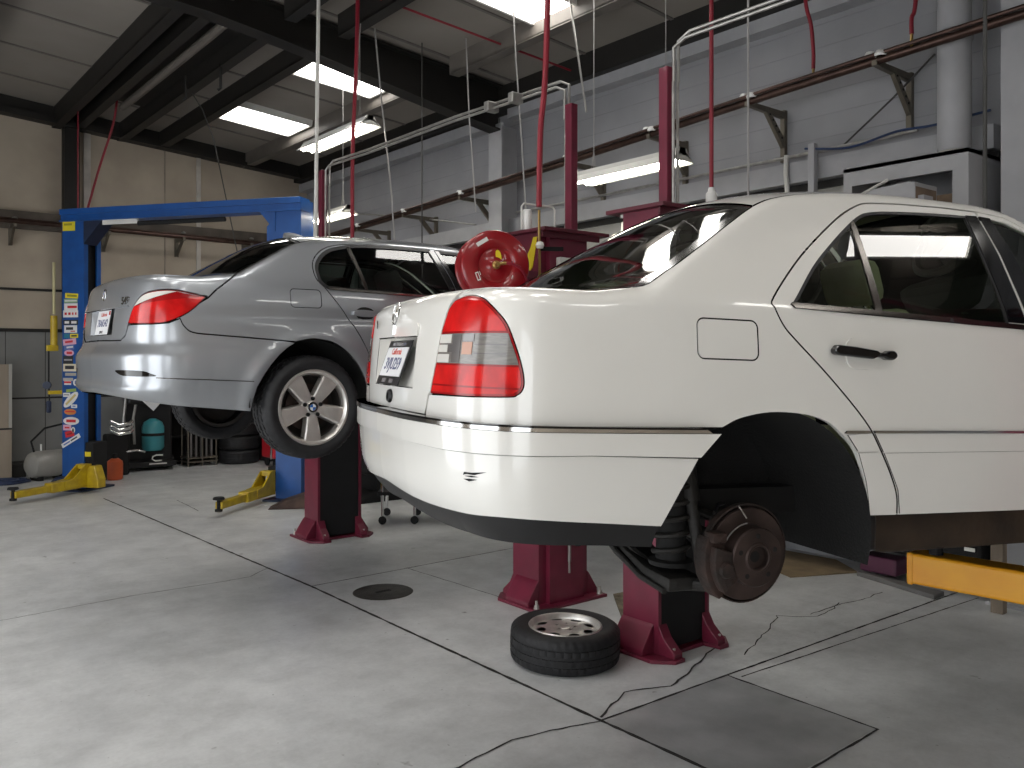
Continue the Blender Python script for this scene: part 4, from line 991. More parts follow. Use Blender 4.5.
crack([(2.69, 11.3), (2.80, 8.4), (2.89, 6.02), (2.91, 2.94), (2.93, 1.2)], .011, .0008)
crack([(2.89, 6.02), (6.7, 6.1)], .006, .0008); crack([(2.91, 2.94), (6.6, 2.88)], .008, .001); crack([(3.9, 2.86), (6.5, 2.72)], .005, .001)
crack([(3.86, 2.93), (3.85, 2.06), (3.2, 2.04)], .007, .002); crack([(.92, 6.53), (1.7, 6.6), (2.64, 6.58), (2.88, 6.75)], .004, .008)
crack([(2.90, 2.94), (2.45, 3.05), (2.11, 2.98), (1.5, 3.1)], .006, .008); crack([(2.93, 2.97), (3.25, 3.10), (3.5, 3.02), (4.2, 3.25)], .006, .01)
crack([(4.2, 3.05), (5.0, 3.4), (5.2, 3.2), (5.6, 3.3)], .004, .014); crack([(3.3, 9.7), (3.35, 10.6)], .005, .004); crack([(5.2, 3.25), (6.1, 3.25)], .004, .014); crack([(3.83, 4.8), (3.75, 6.05)], .004, .003)
# walls
p = PM(); p.box(XL, XR+.3, YB, YB+.25, 2.12, 6.6, 0); p.box(XL, XR+.3, YB, YB+.25, 0, 2.12, 1)
for z in (2.12,): p.box(XL, XR, YB-.03, YB, z-.03, z+.02, 2)
p.box(XL, XR, YB-.006, YB, 1.10, 1.125, 2); p.box(XL, 2.84, YB-.03, YB, 2.70, 2.735, 2)
for x in (2.1, 2.62): p.box(x-.004, x+.004, YB-.004, YB, 0, 2.1, 2)
for x in (-1, 4.35): p.box(x-.01, x+.01, YB-.012, YB, 2.14, 5.3, 3)
struct('wall_back', p, [M['tanwall'], M['wainscot'], M['steel'], mat('panel_seam', (.27, .23, .19), .8, var=.2)])
for x, w, m in ((3.19, .05, 'pale'), (4.89, .035, 'pale')):
    p = PM(); p.box(x-w, x+w, YB-.025, YB, 2.2, 5.25); trim(p, mat('pale_joint_strip', (.55, .51, .47), .7, var=.3, vscale=3))
p = PM(); p.box(2.84, 3.05, YB-.20, YB, 0 if False else 2.12, 5.5, 0); trim(p, M['steel'])
for z0, z1, x0, x1, o in ((3.70, 3.86, 3.3, XR, .10), (3.60, 3.86, XL, 2.84, .10)):
    p = PM(); p.box(x0, x1, YB-o, YB, z0, z1); trim(p, mat('brown_girt', (.10, .082, .066), .7, var=.3))
# rake beam along the back wall
p = PM(); q = [(XL, roofz(XL)-.30), (XR, roofz(XR)-.20), (XR, roofz(XR)+.05), (XL, roofz(XL)+.05)]; p.prism(q, 'y', YB-.22, YB, 0); p.prism([(a, b-.02 if i < 2 else b-.22) for i, (a, b) in enumerate(q)], 'y', YB-.30, YB-.22, 0); trim(p, M['steel'])
p = PM(); p.box(XR, XR+.25, YF, YB+.25, 0, 5.2, 0)
for z in (3.65, 3.85, 4.05, 4.25, 4.45, 4.65, 3.05, 2.85, 2.65, 2.45): p.box(XR-.003, XR, YF, YB, z-.004, z+.004, 1)
struct('wall_right', p, [M['block'], mat('block_joint', (.26, .26, .275), .8, var=.1)])
p = PM(); p.box(XR-.14, XR, 2.7, 8.4, 3.27, 3.45); p.box(XR-.14, XR, 8.75, YB-.02, 3.27, 3.45); trim(p, M['greypaint'])
p = PM(); p.box(XR-.02, XR, 2.7, YB-.02, 1.1, 3.26); trim(p, M['pale_sheet'])
p = PM(); p.box(XR-.05, XR, 2.7, YB-.02, 3.20, 3.265); trim(p, M['steel'])
for y0, y1, z0, z1 in ((YF, 8.4, 4.70, 4.82), (8.75, YB, 4.66, 4.80)):
    p = PM(); p.box(XR-.16, XR, y0, y1, z0, z1); trim(p, M['greypaint'])
p = PM(); p.box(XR-.26, XR, YF, YB, 4.82, 5.10); trim(p, M['steel'])
p = PM(); p.box(XL, XR, YF-.25, YF, 0, 6.6); struct('wall_front', p, M['tanwall'])
p = PM()
ys = [YF, -4.6, -.9, .9, 4.8, 6.3, 10.2, YB+.2]
for a, b in zip(ys[0::2], ys[1::2]): p.box(XL-.2, XL, a, b, 0, 3.5)
p.box(XL-.2, XL, YF, YB+.2, 3.5, 6.2); struct('wall_left', p, M['tanwall'])
# roof deck with seams, purlins and rafters
p = PM(); p.prism([(XL, roofz(XL)), (XR+.2, roofz(XR+.2)), (XR+.2, roofz(XR+.2)+.1), (XL, roofz(XL)+.1)], 'y', YF-.2, YB+.2); struct('ceiling', p, M['ceil'])
p = PM()
for y in [YB-1.25-1.25*k for k in range(16)]: p.prism([(XL, roofz(XL)-.012), (XR, roofz(XR)-.012), (XR, roofz(XR)+.01), (XL, roofz(XL)+.01)], 'y', y-.02, y+.02)
trim(p, M['seam'])
RA = 8.42
def purlin(x, y0, y1, d=.22, w=.045, m='steel', lip=True):
    z = roofz(x); p = PM(); p.box(x-w*.5, x+w*.5, y0, y1, z-d, z+.02); p.box(x-w*.5, x+w*.5+.07, y0, y1, z-d-.012, z-d+.012)
    return trim(p, M[m])
for y0, y1 in ((RA+.02, YB-.05), (.75, RA-.3), (YF, .4)):
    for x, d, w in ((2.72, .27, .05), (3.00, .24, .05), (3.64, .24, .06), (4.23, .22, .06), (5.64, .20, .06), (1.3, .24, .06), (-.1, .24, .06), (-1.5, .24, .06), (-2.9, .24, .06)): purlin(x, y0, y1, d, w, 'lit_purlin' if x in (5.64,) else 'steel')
# dark unlined roof strip between two purlins
p = PM(); p.prism([(3.03, roofz(3.03)-.05), (3.61, roofz(3.61)-.05), (3.61, roofz(3.61)-.03), (3.03, roofz(3.03)-.03)], 'y', 8.7, 12.9); trim(p, M['steel'])
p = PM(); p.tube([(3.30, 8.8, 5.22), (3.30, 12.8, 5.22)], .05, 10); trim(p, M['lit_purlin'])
for ya in (RA, .58, -4.6):
    p = PM(); t = lambda x: roofz(x)-.02
    bz = table([(-3.5, 5.28), (2.6, 5.10), (3.32, 5.02), (5.18, 4.72), (6.55, 4.50), (6.9, 4.45)])
    xs = [XR-.30-i*.6 for i in range(17)]
    for a, b in zip(xs, xs[1:]):
        p.prism([(a, bz(a)), (b, bz(b)), (b, t(b)), (a, t(a))], 'y', ya-.012, ya+.012)
        p.prism([(a, bz(a)), (b, bz(b)), (b, bz(b)+.02), (a, bz(a)+.02)], 'y', ya-.11, ya+.11)
        p.prism([(a, t(a)-.02), (b, t(b)-.02), (b, t(b)), (a, t(a))], 'y', ya-.11, ya+.11)
    trim(p, M['steel'])
for y in (RA, 2.43, -4.6):
    p = PM(); w = .34 if y == RA else .26
    if y == RA:
        p.box(XR-.34, XR-.31, y-.13, y+.13, 0, 4.6); p.box(XR-.31, XR, y-.012, y+.012, 0, 4.6)
    else: p.box(XR-.42, XR, y-.11, y+.11, 0, 5.1)
    p.box(XR-.45, XR+.0, y-.2, y+.2, 0, .02); trim(p, M['greypaint'])
# ceiling lights between the purlins
def roof_light(x0, x1, y0, y1, label, group=None, drop=.05):
    t = thing('ceiling_light', label, 'light', ((x0+x1)/2, (y0+y1)/2, roofz((x0+x1)/2)-drop), (0, math.atan(RS), 0), group)
    a, b = (x1-x0)/2, (y1-y0)/2
    p = PM(); 
    for q in ((-a-.03, -a, -b-.03, b+.03), (a, a+.03, -b-.03, b+.03), (-a, a, -b-.03, -b), (-a, a, b, b+.03)): p.box(*q, -.04, .05)
    p.build('frame', M['fixture'], t); p = PM(); p.box(-a, a, -b, b, -.015, .01); p.build('diffuser', M['lamp'], t); return t
roof_light(4.50, 5.56, 11.62, 12.36, 'glowing white ceiling light panel nearest the tan back wall')
roof_light(4.50, 5.56, 9.32, 9.86, 'glowing white ceiling light panel just behind the big dark rafter')
roof_light(4.75, 5.62, 6.02, 6.62, 'glowing white ceiling light panel at the top edge above the red hose')
for i, (x0, x1, y0, y1) in enumerate(((4.50, 5.56, 5.02, 5.40), (4.4, 5.5, -2.6, -2.1), (1.7, 2.8, -2.9, -2.3), (1.5, 2.55, 1.4, 2.1), (1.5, 2.55, 4.4, 5.1), (.1, 1.15, 5.9, 6.6), (.1, 1.15, 3.0, 3.7), (-1.35, -.25, 4.4, 5.1), (-1.35, -.25, 1.4, 2.1), (.1, 1.15, -1.2, -.5), (-1.35, -.25, 7.2, 7.9))): roof_light(x0, x1, y0, y1, 'unseen glowing light panel added over the camera side bays', 'added light panels of the camera side bays')  # first is mirrored in the silver window; others added out of view for light
lp = roof_light(5.14, 6.30, -.03, .28, 'wide lit light panel hung low over the outer side of the white sedan', None, .37); lp.rotation_euler.z = -.13
# hanging strip lights
def strip_light(x, y0, y1, z, label, tilt=0, chains=(.15, .85)):
    t = thing('strip_light', label, 'light', (x, (y0+y1)/2, z)); h = (y1-y0)/2
    p = PM(); p.prism([(-.13, -.02), (-.05, .045), (.05, .045), (.13, -.02), (.125, -.028), (.04, .03), (-.04, .03), (-.125, -.028)], 'y', -h, h); p.prism([(-.04, .03), (.04, .03), (.035, .085), (-.035, .085)], 'y', -h, h); p.build('housing', M['fixture'], t)
    for s in (-.055, .055): p = PM(); p.cyl((s, -h+.03, -.012), (s, h-.03, -.012), .019, 12); p.build('tube', M['tube'], t)
    for yy in (-h, h-.015):
        p = PM(); p.prism([(-.10, -.015), (-.04, .085), (.04, .085), (.10, -.015)], 'y', yy, yy+.015); p.build('end_cap', M['fixture'], t)
    for c in chains:
        yy = -h+2*h*c; p = PM(); p.tube([(0, yy, .08), (0, yy, roofz(x)-z-.01)], .004, 6); p.tube([(-.03, yy, .07), (0, yy, .25), (.03, yy, .07)], .003, 5); p.build('chain', M['cable_grey'], t)
    return t
strip_light(4.53, 8.02, 9.55, 4.2, 'lit hanging strip light above the silver sedan, in front of the ceiling panels')
strip_light(5.30, 4.44, 5.62, 3.3, 'lit hanging strip light beside the grey block wall above the white sedan')
# unlit lamp housings further back
t = strip_light(5.12, 9.6, 10.66, 3.53, 'small white strip light housing low behind the left red hose')
p = PM(); p.lathe([(0, .12), (.08, .12), (.12, .08), (.24, -.03), (.25, -.06), (.22, -.06), (.10, .06), (0, .08)], 28, 0, Matrix.Translation((5.45, 5.25, 2.68))); ls = p.build('lamp_shade', M['fixture']); PM().tube([(5.45, 5.25, 2.79), (5.46, 5.25, 2.90), (5.55, 5.25, 2.94), (6.80, 5.25, 2.94)], .012, 8).build('wall_arm', M['fixture'], ls)
tag(ls, 'white dome lamp shade just right of the tall red column top', 'lamp shade')
# outdoor daylight
w = bpy.data.worlds.new('daylight'); scene.world = w; w.use_nodes = True; nt = w.node_tree; bg = nt.nodes['Background']
bg.inputs[0].default_value = (.95, .98, 1.0, 1); bg.inputs[1].default_value = 3.2
# ---------------------------------------------------------------- lifts
M['maroon'] = mat('maroon_paint', (.15, .012, .034), .42, coat=.15, var=.18, vscale=6)
M['maroon_top'] = mat('maroon_edge', (.10, .010, .022), .5, var=.2)
M['curtain'] = mat('black_rubber_curtain', (.006, .006, .007), .8, var=.3)
M['blue'] = mat('blue_lift_paint', (.006, .075, .30), .42, coat=.1, var=.15, vscale=5)
M['navy'] = mat('dark_blue_paint', (.010, .020, .055), .5, var=.2)
M['yellow'] = mat('yellow_lift_paint', (.56, .40, .008), .42, coat=.3, color2=(.40, .27, .01), vscale=9)
M['amberyellow'] = mat('orange_yellow_paint', (.86, .40, .012), .40, coat=.2, color2=(.78, .33, .01), vscale=4)
M['bolt'] = mat('zinc_bolt', (.5, .48, .45), .35, metal=.8, var=.2)
M['redreel'] = mat('red_reel_enamel', (.27, .004, .009), .28, coat=.7, var=.12, vscale=5)
M['brass'] = mat('brass', (.42, .28, .10), .35, metal=.9, var=.2)
M['caution'] = mat('yellow_caution_print', (.80, .62, .02), .5, var=.05)

def red_column(x, y, face, label, tx=0.0):
    """tall U-section column; its open side faces local -y (face=1) or +y (face=-1)"""
    t = thing('lift_column', label, 'lift', (x, y, 0), (0, 0, 0 if face > 0 else PI), 'red two-post lift columns')
    hw, d0, d1 = .23, -.16, .16
    p = PM()
    prof = [(-hw, d0), (-hw+.025, d0), (-hw+.025, d0+.012), (-hw+.012, d0+.012), (-hw+.012, d1-.05), (-.15, d1-.05), (-.15, d1-.012), (.15, d1-.012), (.15, d1-.05), (hw-.012, d1-.05), (hw-.012, d0+.012), (hw-.025, d0+.012), (hw-.025, d0), (hw, d0), (hw, d1-.04), (.163, d1-.04), (.163, d1), (-.163, d1), (-.163, d1-.04), (-hw, d1-.04)]
    p.prism(prof, 'z', .02, 2.60); p.build('column', M['maroon'], t)
    p = PM(); p.box(-hw+.026, hw-.026, d0+.010, d0+.016, .03, 2.5); p.build('curtain', M['curtain'], t)
    p = PM(); p.prism([(-.34, -.20), (-.24, -.30), (-.16, -.30), (-.14, -.19), (.14, -.19), (.16, -.30), (.24, -.30), (.34, -.20), (.34, .22), (-.34, .22)], 'z', 0, .022, 0, .004); p.build('base_plate', M['maroon'], t)
    for s in (-1, 1):
        p = PM(); p.prism([(s*hw, .02), (s*(hw+.10), .02), (s*(hw+.10), .05), (s*(hw+.02), .17), (s*hw, .19)], 'y', -.125, .125, 0, .006); p.build('gusset', M['maroon'], t)
        p = PM(); p.prism([(-.16, .02), (-.28, .02), (-.28, .05), (-.20, .12), (-.16, .19)], 'x', s*hw-(.07 if s > 0 else 0), s*hw+(.07 if s < 0 else 0), 0, .004); p.build('gusset', M['maroon'], t)
        for (bx, by) in ((s*.205, -.255), (s*.30, .0), (s*.30, .18)):
            p = PM(); p.cyl((bx, by, .02), (bx, by, .075), .010, 8); p.lathe([(0, .046), (.019, .046), (.019, .026), (.024, .024), (.024, .022)], 6, 0, Matrix.Translation((bx, by, 0)), smooth=False); p.build('anchor_bolt', M['bolt'], t)
    p = PM(); p.prism([(-.28, -.24), (.16, -.24), (.40, .05), (.40, .17), (.16, .22), (-.28, .22)] if face > 0 else [(.28, .24), (-.34, .24), (-.36, .10), (-.30, -.20), (.28, -.22)], 'z', 2.60, 2.625, 0, .004); p.box(-.26, .20, -.20, -.185, 2.56, 2.60) if face > 0 else p.box(-.28, .26, .185, .20, 2.56, 2.60)
    top = p.build('top_plate', M['maroon_top'], t)
    for bx, by in ((-.2, -.15), (.1, -.15), (-.2, .15), (.1, .15)):
        p = PM(); p.lathe([(0, 0), (.02, 0), (.02, .018), (0, .018)], 6, 0, Matrix.Translation((bx, by, 2.582)), smooth=False); p.build('plate_bolt', M['bolt'], top)
    if True:
        p = PM(); p.box(tx-.032, tx+.032, .06, .13, 2.625, 3.55, 0, .006); p.build('tube_extension', M['maroon'], t)
        for q in (-.022, .018):
            p = PM(); p.tube([(tx+q+.02*face, .035, 2.63), (tx+q+.02*face, .035, 3.45)], .010, 8); p.build('hydraulic_line', M['galv'], t)
    return t
c1 = red_column(4.10, 4.64, -1, 'dark red lift column behind the loose wheel, back plate and steel rod towards us', -.10)
c2 = red_column(4.00, 3.50, 1, 'dark red lift column with black curtain standing nearest, behind the bare brake disc', .13)
c3 = red_column(3.87, 7.60, 1, 'dark red lift column with black curtain standing under the silver sedan', -.05)
c4 = red_column(4.05, .42, -1, 'dark red lift column outside the right edge beside the white sedan')
# rods and chain roller low on the back of the first column (its local +y looks towards us)
p = PM(); p.cyl((-.0, .185, .30), (-.0, .185, 1.2), .012, 10); p.cyl((-.0, .185, .22), (-.0, .185, .30), .008, 8); p.build('adjusting_rod', M['bare'], c1)
p = PM(); p.cyl((-.08, .185, .40), (-.08, .185, 1.2), .022, 10); p.build('cable_pulley_rod', M['curtain'], c1)
# lift arm of the right-hand column under the white sedan
p = PM(); p.box(-.07, .07, 0, 1.38, -.07, .07, 0, .012); a = p.build('lift_arm', M['amberyellow'], c4, loc=(.02, -.16, .765), rot=(0, 0, PI))
a.rotation_euler = (0, 0, math.radians(180+175)); a.location = (-.03, -.16, .765)
a.rotation_euler = (0, 0, math.radians(-180+4))
p = PM(); p.box(-.075, .075, 1.355, 1.385, -.074, .074, 0, .01); p.build('arm_end_plate', M['amberyellow'], a)
p = PM(); p.cyl((0, 1.28, .07), (0, 1.28, .16), .03, 16); p.lathe([(0, .19), (.06, .19), (.065, .17), (.03, .15)], 20, 0, Matrix.Translation((0, 1.28, 0))); p.build('lift_pad', M['curtain'], a)
# overhead hydraulic pipes between the columns
def pipe(name, pts, r, m, label, cat, group=None, seg=10):
    return solo(name, PM().tube(pts, r, seg), m, label, cat, group)
t = thing('hydraulic_pipe', 'pale hydraulic pipes running overhead between the two red columns of the far lift', 'pipe', (4.05, 4.52, 3.45))
for dx, dz in ((-.022, 0), (.02, .05)):
    p = PM(); rel = lambda q: (q[0]-4.05, q[1]-4.52, q[2]-3.45)
    p.tube([rel(q) for q in ((4.21+dx, 4.60, 3.45), (4.21+dx, 4.60, 3.66+dz), (4.20+dx, 4.68, 3.70+dz), (4.05+dx, 5.8, 3.66+dz), (3.93+dx, 7.0, 3.60+dz), (3.85+dx, 7.58, 3.58+dz), (3.84+dx, 7.63, 3.54+dz), (3.84+dx, 7.63, 3.40))], .011, 8); p.build('pipe_run', M['galv'], t)
for y in (5.35, 5.05): p = PM(); p.box(-.01, .10, y-4.52-.03, y-4.52+.03, .20, .28, 0, .01); p.build('pipe_clamp', M['galv'], t)
t = thing('hydraulic_pipe', 'pale hydraulic pipe rising from the near red column top towards the upper right', 'pipe', (4.155, 3.495, 3.45))
for dx, dz in ((-.022, 0), (.02, .05)):
    p = PM(); p.tube([(dx, .04, 0), (dx, .04, .21+dz), (dx+.005, -.05, .25+dz), (.03+dx, -1.6, .25+dz), (.05+dx, -3.0, .2+dz), (.05+dx, -3.05, 0)], .011, 8); p.build('pipe_run', M['galv'], t)
# hose reel fixed on the far side of the first column
t = thing('hose_reel', 'round red air hose reel standing up behind the white trunk', 'hose reel', (3.41, 4.44, 2.325))
A = Matrix.Rotation(math.radians(-38), 4, 'Z') @ Matrix.Rotation(math.radians(90), 4, 'X')        # axis towards the viewer's right
A = align((0, 0, 0), (-.35, -.90, .05))
p = PM(); p.lathe([(0, .075), (.05, .075), (.06, .068), (.12, .066), (.13, .078), (.19, .082), (.205, .075), (.235, .078), (.245, .070), (.246, .055), (.235, .050), (.10, .045), (.09, .0)], 56, 0, A); p.build('front_flange', M['redreel'], t, angle=50)
p = PM(); p.lathe([(.09, 0), (.10, -.09), (.235, -.095), (.246, -.10), (.246, -.115), (.235, -.12), (0, -.12)], 56, 0, A); p.build('rear_flange', M['redreel'], t, angle=50)
p = PM(); 
for k, (r, h) in enumerate(((.20, -.07), (.20, -.045), (.20, -.02), (.20, .005), (.20, .03))): p.tube([A @ Vector((r*math.cos(2*PI*q/36), r*math.sin(2*PI*q/36), h)) for q in range(36)], .0135, 8, closed=True)
p.build('hose_coil', M['hose_red'], t)
p = PM(); p.lathe([(0, .13), (.016, .13), (.018, .10), (.028, .095), (.030, .075)], 16, 0, A); p.cyl(A @ Vector((.0, 0, .115)), A @ Vector((.06, .01, .12)), .012, 10); p.build('swivel_fitting', M['brass'], t)
p = PM(); p.tube([A @ Vector(q) for q in ((.05, .01, .12), (.10, .005, .125), (.16, -.02, .12), (.21, -.07, .09), (.24, -.15, .03))], .011, 8); p.build('supply_hose', M['hose_red'], t)
UPV = (A.inverted().to_3x3() @ Vector((0, 0, 1))); ang = math.atan2(UPV.y, UPV.x)
def on_reel(r, a, sx, sy, name, m, ra=0, hz=.079, txt=None):
    q = A @ Matrix.Rotation(ang-PI/2, 4, 'Z') @ Matrix.Translation((r*math.cos(a), r*math.sin(a), hz)) @ Matrix.Rotation(ra, 4, 'Z')
    p = PM()
    if txt: text_mesh(p, txt, sy, q, 0, .001)
    elif name == 'warning_label_oval': p.prism([(sx*math.cos(2*PI*k/20), sy*math.sin(2*PI*k/20)) for k in range(20)], 'z', 0, .001, mtx=q)
    else: p.box(-sx, sx, -sy, sy, 0, .001, 0, 0, q)
    return p.build(name.replace('_oval', ''), m, t)
on_reel(.07, math.radians(72), .020, .042, 'warning_label_oval', M['caution'], math.radians(12), .069)
on_reel(.185, math.radians(122), .045, .014, 'white_marking', M['paint_white'], math.radians(32), .083)
on_reel(.155, math.radians(212), .012, .030, 'outlined_label', M['paint_white'], math.radians(20), .081); on_reel(.155, math.radians(212), .006, .022, 'label_centre', M['redreel'], math.radians(20), .0825)
on_reel(.13, math.radians(207), .002, .014, 'white_tick', M['paint_white'], math.radians(20), .079); on_reel(.14, math.radians(325), .002, .014, 'white_tick', M['paint_white'], math.radians(-20), .079)
p = PM(); p.box(.03, .50, -.02, .06, -.06, .0, 0, .008, Matrix.Rotation(math.radians(8), 4, 'Z')); p.box(-.03, .08, .06, .10, -.10, .08, 0, .01); p.build('mounting_bracket', M['maroon'], t)
t.scale = (.93, .93, .93)
# fittings on the first column's head
tag(PM().box(3.99, 4.10, 4.43, 4.476, 2.24, 2.43, 0, .006).build('control_box', M['fixture']), 'small white switch box with two black buttons on the red column', 'switch')
o = bpy.data.objects['control_box']
for z in (2.285, 2.375): PM().lathe([(0, .012), (.012, .012), (.014, 0)], 14, 0, align((4.025, 4.43, z), (0, -1, 0))).build('button', M['curtain'], o)
for k in range(4): PM().box(4.05, 4.052+.002*(k % 2), 4.4285, 4.4305, 2.27+.035*k, 2.29+.035*k).build('label_mark', M['lens_dim'], o)
p = PM(); p.prism([(4.58, 2.36), (4.56, 2.44), (4.53, 2.57), (4.57, 2.57), (4.60, 2.50), (4.63, 2.46), (4.64, 2.38), (4.62, 2.33)], 'x', 3.864, 3.869); o = tag(p.build('warning_sticker', M['caution']), 'flame-shaped yellow and red sticker on the red column head', 'sticker')
p = PM(); p.prism([(4.64, 2.42), (4.66, 2.49), (4.69, 2.42), (4.70, 2.34), (4.66, 2.31)], 'x', 3.864, 3.868); p.build('red_part', M['redreel'], o)
t = thing('pipe_drop', 'thin brown pipe with white ball valve in front of the red column head', 'pipe', (3.755, 4.37, 2.1))
PM().tube([(0, 0, -.2), (-.005, 0, .25), (-.01, 0, .62)], .009, 8).build('pipe', M['brass'], t)
PM().lathe([(0, -.028), (.022, -.02), (.03, 0), (.022, .02), (0, .028)], 16, 0, Matrix.Translation((-.002, 0, .385))).build('ball_valve', M['white_plastic'], t)
PM().box(.02, .23, -.01, .01, .345, .375, 0, .004, Matrix.Rotation(math.radians(-4), 4, 'Y')).build('valve_lever', M['curtain'], t)
t = thing('filter_cup', 'white filter bottle and bent clear pipe on top of the red column plate', 'filter', (3.85, 4.62, 2.626))
PM().lathe([(0, .14), (.028, .14), (.034, .12), (.034, .03), (.026, 0), (0, 0)], 18).build('bottle', M['white_plastic'], t)
PM().tube([(-.05, 0, .0), (-.05, 0, .16), (-.03, 0, .18), (.22, -.02, .18), (.24, -.02, .16), (.24, -.02, .0)], .007, 8).build('bent_pipe', M['pole'], t)

# blue lift at the back
u = Vector((.587, -.81, 0)); h = Vector((.81, .587, 0)); BL = Vector((2.45, 12.38, 0))
bt = thing('two_post_lift', 'blue two-post car lift standing behind the silver sedan, its left column full of stickers', 'lift', tuple(BL), (0, 0, math.atan2(u.y, u.x)))
# local x runs along the beam, local y away from us
SP = 3.45
def colprof(flip):
    q = [(0, 0), (.34, 0), (.34, .07), (.322, .07), (.322, .018), (.018, .018), (.018, .282), (.322, .282), (.322, .23), (.34, .23), (.34, .30), (0, .30)]
    return q if not flip else [(SP-a, b) for a, b in q][::-1]
cols = []
for f in (False, True):
    p = PM(); p.prism(colprof(f), 'z', .02, 3.62); c = p.build('column', M['blue'], bt); cols.append(c)
    x0, x1 = (.03, .33) if not f else (SP-.33, SP-.03)
    PM().box(x0, x1-.05 if not f else x1, .03, .27, .05, 3.2).build('slide_channel', M['curtain'], c)
    a, b = (-.12, .44) if not f else (SP-.44, SP+.12)
    PM().box(a, b, -.14, .44, 0, .025, 0, .004).build('base_plate', M['navy'], c)
    q = [(0, 0), (-.30, 0), (-.30, .03), (0, .20)]
    if not f: PM().prism([(-.18, .02), (.30, .02), (.30, .17), (0, .18)], 'y', -.12, -.02, 0, .01).build('foot_cover', M['navy'], c)
    else: PM().prism([(SP-.10, .02), (SP+.18, .02), (SP+.02, .22), (SP-.10, .22)], 'y', .31, .42, 0, .01).build('foot_cover', M['navy'], c)
p = PM(); p.box(-.01, SP+.01, -.02, .20, 3.48, 3.64, 0, .006); p.box(-.01, SP+.01, -.045, -.02, 3.565, 3.64, 0, .006); p.box(-.01, SP+.01, -.05, -.02, 3.475, 3.495, 0, .003); p.build('crossbeam', M['blue'], bt)
PM().prism([(.34, 3.48), (.62, 3.48), (.34, 3.18)], 'y', -.01, .01).build('gusset', M['navy'], bt); PM().prism([(.34, 3.46), (.40, 3.48), (.62, 3.48), (.34, 3.18)], 'y', .0, .22).build('gusset', M['navy'], bt)
PM().prism([(SP-.34, 3.48), (SP-.55, 3.48), (SP-.34, 3.24)], 'y', -.01, .02).build('gusset', M['blue'], bt)
PM().prism([(SP-.46, 2.6), (SP-.46, 3.30), (SP-.34, 3.42), (SP-.34, 2.6)], 'y', .0, .03).build('inner_cover', M['blue'], bt)
PM().cyl((1.15, .02, 3.42), (2.40, .02, 3.42), .030, 12).build('safety_bar', M['curtain'], bt)
PM().box(.62, 1.15, -.0, .03, 3.42, 3.48).build('bar_bracket', M['fixture'], bt)
# carriages and arms
for f in (False, True):
    x = .36 if not f else SP-.36; s = 1 if not f else -1
    p = PM(); p.box(x-.06, x+.10, .02, .28, .10, .62, 0, .01) if not f else p.box(x-.10, x+.06, .02, .28, .10, .40, 0, .01); cg = p.build('carriage', M['curtain'], bt)
    if not f: PM().box(x-.02, x+.07, .012, .018, .44, .50).build('yellow_label', M['caution'], cg)
def arm(x0, y0, x1, y1, name='swing_arm'):
    d = Vector((x1-x0, y1-y0, 0)); L = d.length; A = Matrix.Translation((x0, y0, 0)) @ Matrix.Rotation(math.atan2(d.y, d.x), 4, 'Z')
    p = PM(); p.box(0, L*.55, -.065, .065, .07, .19, 0, .012, A); p.box(L*.45, L, -.045, .045, .085, .165, 0, .01, A)
    p.prism([(0, .07), (.42, .10), (.42, .19), (.30, .20), (.10, .36), (0, .36)], 'y', -.075, -.055, 0, .004, A); p.prism([(0, .07), (.42, .10), (.42, .19), (.30, .20), (.10, .36), (0, .36)], 'y', .055, .075, 0, .004, A); p.box(.0, .10, -.06, .06, .30, .36, 0, .005, A)
    o = p.build(name, M['yellow'], bt)
    PM().lathe([(0, .215), (.055, .215), (.062, .20), (.062, .19), (.02, .18), (.02, .09), (.04, .085), (.04, .06), (0, .06)], 20, 0, A @ Matrix.Translation((L, 0, 0))).build('lift_pad', M['curtain'], o)
    return o
iv = bt.rotation_euler.z
loc = lambda x, y: tuple((Matrix.Rotation(-iv, 3, 'Z') @ Vector((x-BL.x, y-BL.y, 0)))[:2])
a0 = loc(2.88, 12.05); arm(.42, -.04, *loc(1.74, 11.40)); arm(.42, -.04, *loc(3.05, 12.0)) if False else None
arm(SP-.42, .0, *loc(3.35, 9.22))
PM().prism([(.34, .06), (.66, .06), (.66, .17), (.60, .34), (.52, .34), (.44, .20), (.34, .20)], 'y', -.12, .02, 0, .012).build('swing_arm', M['yellow'], bt)
# stickers down the left column's front face: x 0-.34, z by height
def stick(z0, z1, x0, x1, col, rot=0, marks=(), kind='rect'):
    m = M.setdefault('st_%s' % (col,), mat('sticker_print', col, .4, var=.04)); cx, cz = (x0+x1)/2, (z0+z1)/2; a, b = (x1-x0)/2, (z1-z0)/2
    A = Matrix.Translation((cx, -.001, cz)) @ Matrix.Rotation(rot, 4, 'Y'); p = PM()
    if kind == 'oval': p.prism([(a*math.cos(2*PI*k/24), b*math.sin(2*PI*k/24)) for k in range(24)], 'y', -.001, .0012, mtx=A)
    else: p.prism([(-a, -b), (a, -b), (a, b), (-a, b)], 'y', -.001, .0012, mtx=A)
    o = p.build('sticker', m, cols[0])
    for (u0, u1, v0, v1, c) in marks:
        mm = M.setdefault('st_%s' % (c,), mat('sticker_print', c, .4, var=.04)); p = PM(); p.prism([(u0*a, v0*b), (u1*a, v0*b), (u1*a, v1*b), (u0*a, v1*b)], 'y', -.002, -.0009, mtx=A); p.build('sticker_mark', mm, o)
WH, RD, YL, BK, GN, PK, BU, OR = (.75, .75, .74), (.62, .03, .04), (.80, .66, .03), (.03, .03, .035), (.25, .40, .22), (.72, .42, .55), (.10, .16, .42), (.62, .22, .05)
zpx = lambda y: 3.62*(490-y)/(490-211)
